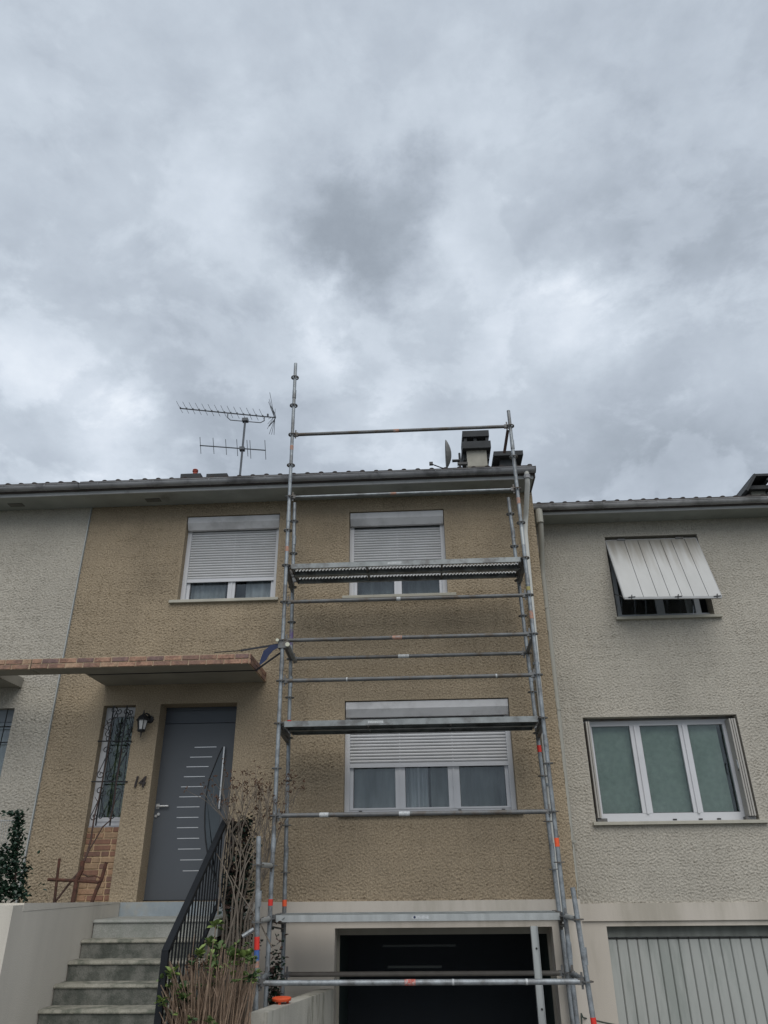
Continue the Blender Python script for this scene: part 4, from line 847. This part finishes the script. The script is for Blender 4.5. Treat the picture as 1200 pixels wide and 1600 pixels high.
# decks
def deck(k, perf, side_m):
    o0, i0 = OP(0, k), IP(0, k); o1 = OP(1, k); zz = o0.z+.03
    xa, xb = o0.x+.06, o1.x-.05; n_d = 2; wd = (i0.y-o0.y-.06)/n_d
    for dnum in range(n_d):
        y0 = o0.y+.025+dnum*(wd+.004); y1 = y0+wd-.004
        fr = MB()
        fr.box(xa, xb, y0, y0+.012, zz-.065, zz); fr.box(xa, xb, y0+.012, y0+.028, zz-.065, zz-.060); fr.box(xa, xb, y1-.012, y1, zz-.065, zz); fr.box(xa, xb, y1-.028, y1-.012, zz-.065, zz-.060)
        dk = part('deck', fr, side_m, scaf)
        pl = MB()
        yA, yB = y0+.012, y1-.012
        if perf:
            rows = [(yA+.05, yA+.068), (yA+.078, yA+.096), (yA+.106, yA+.124), (yB-.10, yB-.082), (yB-.072, yB-.054)]
            ys = [yA]+[q for r_ in rows for q in r_]+[yB]; nh = int((xb-xa)/.044); lips = MB()
            for i in range(0, len(ys)-1, 2): pl.add([(xa,ys[i],zz-.004),(xb,ys[i],zz-.004),(xb,ys[i+1],zz-.004),(xa,ys[i+1],zz-.004)], [(0,1,2,3)])
            for ri, (a, b) in enumerate(rows):
                for h_ in range(nh):
                    x = xa+(xb-xa)*h_/nh+(.018 if ri % 2 else 0)
                    pl.add([(x,a,zz-.004),(x+.020,a,zz-.004),(x+.020,b,zz-.004),(x,b,zz-.004)], [(0,1,2,3)])
                    lips.add([(x+.021,b,zz-.005),(x+.043,b,zz-.005),(x+.041,b+.004,zz-.022),(x+.023,b+.004,zz-.022)], [(0,1,2,3)])
        else: pl.box(xa, xb, yA, yB, zz-.014, zz-.004)
        part('deck_plate', pl, DECKU, dk)
        if perf: part('hole_light_lips', lips, mat('hole_light_zinc', (.75, .77, .78), .5), dk, kind='stuff')  # pale lips added below the holes, their bright colour standing for daylight through them
        cb = MB()
        for t in (.0, .33, .66, 1.0):
            x = xa+(xb-xa)*t; cb.box(x-.012, x+.012, yA, yB, zz-.050, zz-.018)
        part('cross_brace', cb, STEELD, dk)
        st = MB(); c = xa+(xb-xa)*(.46 if k == 6 else (.37 if k == 10 else .52))
        st.box(c-.11, c+.07, y0-.001, y0, zz-.045, zz-.015); part('deck_label', st, WHITES, dk)
        if k == 14 and dnum == 0:
            q = MB(); q.tube([(c-.08, y0-.0018, zz-.03), (c-.08, y0-.001, zz-.03)], .012, 14); part('logo_disc', q, STRAPC, dk)
        hk = MB()
        for x, sg in ((xa, -1), (xb, 1)):
            for yy in (y0+.05, y1-.05): hk.box(min(x, x+sg*.05), max(x, x+sg*.05), yy-.015, yy+.015, zz-.05, zz+.004)
        part('deck_hook', hk, STEELD, dk)
deck(6, True, ALU if False else mat('deck_side_steel', (.25, .27, .275), .55, metal=.4, var=.25, vscale=9, col2=(.15, .15, .15), c2scale=6))
deck(10, False, MATS['deck_side_steel']); deck(14, False, ALU)

# strap round the canopy
strap = thing('ratchet_strap', 'dark strap tied round the brick-edged canopy and to the left scaffold post', 'strap', (-2.2, 9.05, 3.95))
pL = OP(0, 8)+Vector((.0, -.03, -.03)); zb = KZ0-.004
b = MB(); e0 = at(398, 1049, 9.03)
b.bar(Vector((-4.27, 9.05, zb)), Vector((KX1+.02, 9.03, zb)), .028, .004); b.bar(Vector((KX1+.02, 9.03, zb)), at(441, 1018, YO+.02), .028, .006, up=Vector((0,-1,.3))); part('lower_webbing', b, STRAPB, strap)
b = MB(); u0 = at(335, 1019.5, 8.75); u1 = at(376, 1016.5, 8.72); u2 = at(440, 1006, YO-.01); b.bar(u0, u1, .02, .006); b.bar(u1, u2, .025, .006, up=Vector((0,-1,.3))); part('upper_webbing', b, STRAPB, strap)
b = MB(); f = [at(440, 1006, YO-.02), at(425, 1009, YO-.03), at(415, 1020, YO-.03), at(411, 1030, YO-.02), at(406, 1037, YO-.01)]; wds = [(0, 2.5), (0, 8), (-2, 5), (-3, 4), (0, .5)]
vs = []
for p_, (a, c2) in zip([(440,1006),(425,1009),(416,1018),(412,1028),(406,1038)], [(4,1),(7,-2),(6,-4),(3,-4),(1,-1)]):
    vs += [at(p_[0]-c2, p_[1]+a, YO-.03), at(p_[0]+c2, p_[1]-1, YO-.025)]
fs = [(2*i, 2*i+1, 2*i+3, 2*i+2) for i in range(4)]; vs2 = [q+Vector((0,.004,0)) for q in vs]; b.add(vs, fs); b.add(vs2, fs); part('loose_tail', b, STRAPC, strap)

# ------------------------------------------------------------------ steps, walls, railing
SXL, SXR = -3.68, -2.30
steps = thing('front_steps', 'weathered concrete steps climbing to the grey front door', 'steps', (-3.0, 8.0, 0))
b = MB(); b.box(SXL+.005, SXR, WY-.035, WY+.25, 1.20, 1.372); part('threshold', b, THRESH, steps)
for i in range(8):
    zt = 1.226-.172*i; yf_ = 8.90-.24*i; zb_ = max(zt-.172, -.9) if i < 7 else -.9
    b = MB(); yb = WY if i == 0 else yf_+.24+.03
    b.box(SXL+.012, SXR, yf_+.018, WY-.04 if i == 0 else yf_+.262, zt-.172, zt-.034)
    st = part('step', b, CONCL if i == 0 else CONC, steps)
    q = MB(); y1 = WY-.036 if i == 0 else yf_+.258
    q.prism([(yf_, zt-.024), (yf_+.010, zt-.006), (yf_+.03, zt), (y1, zt), (y1, zt-.0342), (yf_+.004, zt-.0342)], 'x', SXL+.004, SXR); part('tread', q, CONCL if i == 0 else CONCN, st)
b = MB(); b.box(SXL, SXR, 9.2, WY-.041, -.9, 1.05); part('stair_core', b, CONC, steps)
gw = thing('garden_wall', 'low smooth beige wall running beside the steps at lower left', 'wall', (-4.2, 7.6, 0))
b = MB(); b.box(-3.90, SXL, 7.30, WY-.002, -.9, 1.362); part('wall_flank', b, GWALL, gw)
b = MB(); b.box(-8.5, SXL, 7.12, 7.30, -.9, 1.415); part('wall_front', b, GWALL, gw)
b = MB()
b.add([(-3.905,7.302,1.363),(SXL+.003,7.302,1.363),(SXL+.003,WY-.003,1.363),(-3.905,WY-.003,1.363),(-3.905,7.302,1.43),(SXL+.003,7.302,1.43),(SXL+.003,WY-.003,1.376),(-3.905,WY-.003,1.376)], [(0,3,2,1),(4,5,6,7),(0,1,5,4),(1,2,6,5),(2,3,7,6),(3,0,4,7)])
part('wall_coping', b, GWALL, gw)
# driveway wall
dw = thing('driveway_wall', 'streaked pale concrete wall beside the garage ramp, orange disc on its top', 'wall', (-1.4, 8.6, -.85))
pA = Vector((-1.115, WY-.0, 0)); pB = Vector((-1.60, 7.85, 0))
pB = at(418, 1586, 7.75); pB2 = at(390, 1582, 7.75); tz0, tz1 = .50, pB.z
b = MB(); W = pB.x-pB2.x
b.add([(pB2.x,7.75,-.9),(pB.x,7.75,-.9),(-1.118,WY-.032,-.9),(-1.118-W,WY-.032,-.9),(pB2.x,7.75,pB2.z),(pB.x,7.75,pB2.z),(-1.118,WY-.032,tz0),(-1.118-W,WY-.032,tz0)], [(0,3,2,1),(4,5,6,7),(0,1,5,4),(1,2,6,5),(2,3,7,6),(3,0,4,7)]); part('wall_body', b, DWALL, dw)
c = at(440, 1563, 8.35); zt = tz0+(pB2.z-tz0)*((WY-8.35)/(WY-7.75))
cp = MB(); cp.lathe([(.070, 0), (.088, .004), (.092, .010), (.094, .024), (.086, .032), (.03, .034), (.0, .034)], (c.x+.0, 8.35, zt+.02), 24)
for i in range(3): a = 2*PI*i/3+.4; cp.box(c.x+.06*math.cos(a)-.012, c.x+.06*math.cos(a)+.012, 8.35+.06*math.sin(a)-.012, 8.35+.06*math.sin(a)+.012, zt+.001, zt+.021)
single('plastic_cap', cp, ORANGE, 'round orange plastic cap lying on the concrete driveway wall', 'cap', smooth=True)

# railing
ral = thing('stair_railing', 'dark metal railing of flat uprights beside the concrete steps', 'railing', (-2.32, 8.2, 0))
RX = -2.30
def rr_(x, y):
    v = ray(x, y); Y = RX/(v.x/v.y); return at(x, y, Y)
rt, rb = rr_(352, 1283), rr_(258, 1489); rb.x = rt.x = RX
b = MB(); b.bar(rb, rt, .06, .045); b.bar(rt, Vector((RX, rt.y+.45, rt.z)), .06, .045); part('handrail', b, RAILM, ral)
b = MB(); off = Vector((0, 0, -.80)); b.bar(rb+off, rt+off, .03, .04); part('bottom_rail', b, RAILM, ral)
b = MB(); b.bar(rb+Vector((0,.012,.02)), Vector((RX, rb.y+.012, -.05)), .06, .045, up=Vector((0,1,0))); part('newel', b, RAILM, ral)
b = MB(); b.bar(rt+Vector((0,.43,0)), Vector((RX, rt.y+.43, 1.2)), .045, .045, up=Vector((0,1,0))); part('newel', b, RAILM, ral)
nb = 16
for i in range(1, nb+1):
    t = i/(nb+1); p_ = rb.lerp(rt, t); q = MB(); q.bar(p_, p_+off, .010, .026, up=Vector((0,1,0))); part('baluster', q, RAILM, ral)
for i in range(4):
    p_ = rt+Vector((0, .09+.1*i, 0)); q = MB(); q.bar(p_, p_+Vector((0,0,-.86)), .010, .026, up=Vector((0,1,0))); part('baluster', q, RAILM, ral)

# ------------------------------------------------------------------ planting
def leafmesh(L_=.05, w=.03):
    m = MB(); m.add([(0,0,0),(w/2,L_*.35,.006),(w*.4,L_*.7,.004),(0,L_,-.006),(-w*.4,L_*.7,.004),(-w/2,L_*.35,.006),(0,L_*.5,-.004)], [(0,1,6),(1,2,6),(2,3,6),(3,4,6),(4,5,6),(5,0,6)]); return m
def put_leaf(mb, pos, L_, w, yaw, tilt, roll=0):
    R_ = Matrix.Rotation(yaw, 3, 'Z') @ Matrix.Rotation(tilt, 3, 'X') @ Matrix.Rotation(roll, 3, 'Y'); t = leafmesh(L_, w)
    mb.add([Vector(pos)+R_@Vector(q) for q in t.v], t.f)
# hydrangea
random.seed(21)
hyd = thing('hydrangea', 'dense clump of brown hydrangea canes tipped with young green leaves at the railing foot', 'shrub', (-1.95, 7.55, .18))
cane = MB(); lm = [MB(), MB(), MB()]
def rosette_leaves(tip, s, n, which):
    for i in range(n):
        put_leaf(lm[which if random.random() < .7 else random.randrange(3)], tip+Vector((random.uniform(-.01,.01),)*3), s*random.uniform(.7, 1.2), s*random.uniform(.5, .7), random.uniform(0, 2*PI), random.uniform(-.2, 1.1), random.uniform(-.5, .5))
tips = []
for i in range(210):
    px = random.uniform(268, 402); Y = random.uniform(7.15, 7.9)
    u = (px-262)/140
    topy = 1492+45*abs(u-.6)+random.gauss(14, 22)+(25 if u < .2 else 0)
    tip = at(px, topy, Y); base = Vector((-1.98+(tip.x+1.98)*.68+random.gauss(0, .07), Y+random.uniform(-.06, .06), .15))
    mid = base.lerp(tip, .55)+Vector((random.uniform(-.03,.03), random.uniform(-.03,.03), 0))
    r0 = random.uniform(.0032, .0062); cane.tube([base, mid, tip], [r0, r0*.9, r0*.75], 5)
    tips.append(tip)
    if random.random() < .35:
        q0 = base.lerp(tip, random.uniform(.55, .9)); cane.tube([q0, q0+Vector((random.uniform(-.07,.07), random.uniform(-.05,.05), random.uniform(.06,.13)))], [.004, .0025], 4)
    if random.random() < .17: rosette_leaves(tip, .055, 5, random.choice((0, 1, 1, 2)))
for i in range(60):                                       # outer, leaning canes
    a = random.uniform(0, 1); px = 248+a*60; py = random.uniform(1500, 1590); Y = random.uniform(7.1, 7.4)
    tip = at(px, py, Y); base = Vector((-1.98+random.uniform(-.2, .1), 7.5, .15)); cane.tube([base, base.lerp(tip, .6)+Vector((.03, 0, -.06)), tip], [.007, .006, .0045], 5)
    if random.random() < .25: rosette_leaves(tip, .055, 4, 1)
o = part('canes', cane, STEM, hyd); o['kind'] = 'stuff'
for px, py, Y, n, s, w in [(267, 1522, 7.15, 7, .085, 0), (250, 1565, 7.1, 5, .07, 0), (310, 1490, 7.25, 7, .085, 0), (326, 1474, 7.4, 6, .08, 0), (337, 1446, 7.6, 6, .08, 0), (342, 1483, 7.5, 7, .08, 1),
                           (362, 1493, 7.3, 9, .085, 0), (374, 1490, 7.35, 8, .08, 1), (383, 1494, 7.3, 7, .08, 0), (392, 1500, 7.25, 5, .07, 1), (338, 1512, 7.3, 6, .07, 1), (391, 1528, 7.2, 7, .075, 2), (288, 1560, 7.2, 8, .075, 2), (291, 1545, 7.25, 8, .08, 2), (329, 1597, 7.1, 6, .06, 1), (300, 1592, 7.15, 5, .06, 2)]:
    rosette_leaves(at(px, py, Y), s, n+5, w)
    rosette_leaves(at(px+3, py+5, Y+.05), s*.8, n, w)
    if py < 1500: tp = at(px, py, Y); cane2 = MB(); cane2.tube([Vector((-1.98+(tp.x+1.98)*.8, Y, .3)), tp], [.006, .0045], 5); part('cane', cane2, STEM, hyd)
for k, w in enumerate(lm): o = part('leaves', w, LEAF[k], hyd); o['kind'] = 'stuff'
b = MB()
for px, py in ((303, 1500), (316, 1508), (300, 1512)):    # dry flower head
    for i in range(26): put_leaf(b, at(px, py, 7.3)+Vector((random.uniform(-.05,.05), random.uniform(-.03,.03), random.uniform(-.03,.03))), .02, .016, random.uniform(0, 6), random.uniform(-1, 1))
o = part('dry_flower_head', b, SEED, hyd)
# bare shrub behind railing
random.seed(5)
bare = thing('bare_shrub', 'leafless shrub with dry seed heads standing between railing and scaffold', 'shrub', (-1.95, 8.9, .18))
tw = MB(); sd_ = MB(); trunk = MB()
def grow(p, d, r, L_, depth):
    n = 4; pts = [p.copy()]
    for i in range(n): d = (d+Vector((random.uniform(-.22,.22), random.uniform(-.22,.22), random.uniform(-.06,.16)))).normalized(); pts.append(pts[-1]+d*L_/n)
    (trunk if depth == 0 else tw).tube(pts, [r*(1-.13*i) for i in range(n+1)], 5)
    if depth >= 3:
        for i in range(random.randrange(1, 4)):
            q = pts[-1]+Vector((random.uniform(-.03,.03), random.uniform(-.02,.02), random.uniform(-.03,.03)))
            for k in range(3): put_leaf(sd_, q+Vector((random.uniform(-.008,.008),)*3), random.uniform(.014, .026), random.uniform(.012, .02), random.uniform(0, 6), random.uniform(-1, 1), random.uniform(-1, 1))
        return
    for i in range(random.choice((2, 3))):
        nd = (d+Vector((random.uniform(-.55,.55), random.uniform(-.4,.3), random.uniform(-.1,.4)))).normalized(); grow(pts[-1-(i % 2)], nd, r*.62, L_*random.uniform(.62, .85), depth+1)
for px, py, Y, dx in [(388, 1435, 8.75, .15), (398, 1440, 8.7, .05), (350, 1435, 8.8, -.1), (362, 1430, 8.7, -.12), (372, 1430, 8.75, .12), (383, 1440, 8.7, .22), (355, 1440, 8.9, -.25), (392, 1440, 8.8, .35), (366, 1440, 8.6, .0), (378, 1420, 8.9, .1)]:
    p_ = at(px, py, Y); tw.tube([Vector((p_.x, Y, .2)), p_], [.016, .012], 6)
    grow(p_, Vector((dx, random.uniform(-.1, .2), 1)).normalized(), .012, .56, 0)
part('trunk', trunk, TWIG, bare); o = part('twigs', tw, TWIG, bare); o['kind'] = 'stuff'; o = part('seed_heads', sd_, SEED, bare); o['kind'] = 'stuff'
for pts, r in [([(425,1480),(405,1440),(378,1400),(360,1368)], .008), ([(352,1480),(370,1420),(362,1380),(345,1345),(330,1320)], .010), ([(372,1470),(370,1400),(385,1350),(410,1310),(430,1285)], .008), ([(340,1430),(345,1370),(352,1310),(362,1275)], .008)]:
    b = MB(); P_ = [at(x, y, 8.5+.03*i) for i, (x, y) in enumerate(pts)]; b.tube(P_, [r*(1-.15*i) for i in range(len(P_))], 6); part('branch', b, TWIG, bare)
# dark evergreen mass behind the railing and under the deck
def clump(name, label, cat, boxes, mats_, L_, n, seed, stemdef=None):
    random.seed(seed); t = thing(name, label, cat, tuple(boxes[0][0])); ms = [MB() for _ in mats_]
    for (c, s), k in zip(boxes, n):
        for i in range(k):
            p_ = Vector((c[0]+random.gauss(0, s[0]), c[1]+random.gauss(0, s[1]), c[2]+random.gauss(0, s[2])))
            put_leaf(ms[random.randrange(len(ms))], p_, L_*random.uniform(.6, 1.3), L_*random.uniform(.6, 1), random.uniform(0, 6.3), random.uniform(-.6, 1.2), random.uniform(-.7, .7))
    for k, m_ in enumerate(ms): o = part('foliage', m_, mats_[k], t); o['kind'] = 'stuff'
    return t
random.seed(9)
dk = clump('dark_climber', 'dark evergreen creeper climbing behind the stair railing', 'climber', [((-2.16, 9.2, 2.12), (.05, .06, .06)), ((-2.15, 9.2, 1.85), (.07, .08, .16)), ((-2.16, 9.15, 1.5), (.08, .08, .18)), ((-2.15, 9.1, 1.2), (.08, .08, .15)), ((-2.05, 9.05, .9), (.08, .1, .15)), ((-1.62, 8.75, .55), (.04, .05, .25))], [TWIGD, IVY[0]], .05, [200, 420, 520, 420, 300, 420], 4)
b = MB(); b.tube([(-2.1, 9.2, .15), (-2.12, 9.22, 1.2), (-2.13, 9.2, 2.1)], [.02, .015, .006], 6); b.tube([(-1.62, 8.78, .15), (-1.62, 8.76, .8)], [.01, .006], 6); part('stem', b, TWIGD, dk)
# ivy and wire fence, far left
fw = thing('wire_fence_panel', 'pale wire fence panel with close upright wires beside the ivy', 'fence', (-4.8, 8.4, 1.4))
a0, a1 = at(-40, 1270, 8.4), at(27, 1272, 8.4)
for z in (2.2, 1.9, 1.6): b = MB(); b.tube([Vector((a0.x, 8.4, z)), Vector((a1.x, 8.4, z))], .0055, 5); part('rail_wire', b, WIRE, fw)
n = int((a1.x-a0.x)/.028)
for i in range(n): x = a0.x+.028*i; b = MB(); b.tube([(x, 8.395, 1.38), (x, 8.395, 2.22)], .003, 4); part('upright_wire', b, WIRE, fw)
iv = [(tuple(at(5, 1395, 8.3)), (.13, .06, .05)), (tuple(at(15, 1360, 8.3)), (.08, .05, .09)), (tuple(at(24, 1320, 8.3)), (.035, .04, .12)), (tuple(at(28, 1285, 8.3)), (.02, .03, .07)), (tuple(at(0, 1345, 8.3)), (.08, .05, .08)), (tuple(at(38, 1365, 8.3)), (.03, .03, .05)), (tuple(at(22, 1272, 8.3)), (.06, .02, .014)), (tuple(at(30, 1395, 8.3)), (.03, .03, .04))]
ivy = clump('ivy', 'dark green ivy growing up the fence at the left edge', 'ivy', iv, IVY, .045, [330, 300, 200, 110, 200, 60, 40, 90], 8)
b = MB(); b.tube([at(22, 1409, 8.32), at(25, 1350, 8.32), at(30, 1270, 8.32)], .012, 6); part('stem', b, TWIGD, ivy)
# rusty rack on the wall and the old vine
rk = thing('rusty_iron_rack', 'rusty iron bars joined by a crossbar standing before the brick panel', 'iron rack', tuple(at(117, 1409, 8.9)))
def q2(cx, cy, Y=8.85): return at(50+cx/8, 1280+cy/8, Y)
for nm, l, r in [('upright', [(345,490),(318,700),(278,1045)], .016), ('upright', [(635,520),(620,640),(555,770),(535,900),(505,1060)], .026), ('upright', [(930,535),(870,750),(800,900),(735,1075)], .021), ('crossbar', [(200,755),(480,765),(860,790)], .017)]:
    b = MB(); b.tube([q2(a, c) for a, c in l], r, 8); part(nm, b, RUST, rk)
b = MB(); b.tube([q2(a, c, 8.83) for a, c in [(630,680),(700,720),(780,710),(840,725),(860,770),(800,800)]], .008, 6); part('bent_hook', b, RUST, rk)
vine = thing('climbing_vine', 'thin dark leafless vine rising from the rusty rack to the iron grille', 'vine', tuple(q2(285, 1045)))
b = MB(); b.tube([q2(285, 1040, 8.86), q2(400, 890, 8.9), q2(510, 750, 8.95), q2(600, 650, 9.1), q2(690, 430, 9.3), q2(735, 260, 9.5), q2(760, 90, 9.56), gpt(250, 1300, 9.58), gpt(290, 1150, 9.59), gpt(330, 950, 9.59), gpt(380, 700, 9.59), gpt(430, 350, 9.59)], [.012, .012, .014, .016, .013, .012, .010, .009, .008, .007, .006, .005], 6); part('main_stem', b, TWIGD, vine)
b = MB(); b.tube([q2(690, 430, 9.3), q2(790, 260, 9.45), q2(880, 100, 9.55), gpt(410, 1350, 9.58), gpt(450, 1200, 9.59), gpt(480, 950, 9.59), gpt(540, 600, 9.59)], [.012, .010, .009, .008, .007, .006, .005], 6); part('side_stem', b, TWIGD, vine)
for i, (s0, s1) in enumerate([((380, 400), (345, 380)), ((330, 850), (260, 860)), ((290, 1150), (255, 1100)), ((430, 300), (500, 250)), ((430, 350), (340, 380))]):
    b = MB(); b.tube([gpt(*s0, 9.58), gpt((s0[0]+s1[0])/2, s0[1]-15, 9.55), gpt(*s1, 9.53)], [.005, .004, .003], 5); part('tendril', b, TWIGD, vine)
# wall-mounted tap pipe / cable at lower right
cb = MB(); cb.tube([at(908, 1583, 9.6), at(911, 1590, 9.6), at(940, 1597, 9.9), at(970, 1603, 10.4)], .008, 6); cb.tube([at(908, 1583, 9.6), at(909, 1600, 9.6)], .008, 6)
single('hose', cb, mat('green_grey_hose', (.05, .065, .055), .7), 'thin dark hose running off beside the right scaffold foot', 'hose')

# ------------------------------------------------------------------ render settings
scene.render.engine = 'CYCLES'
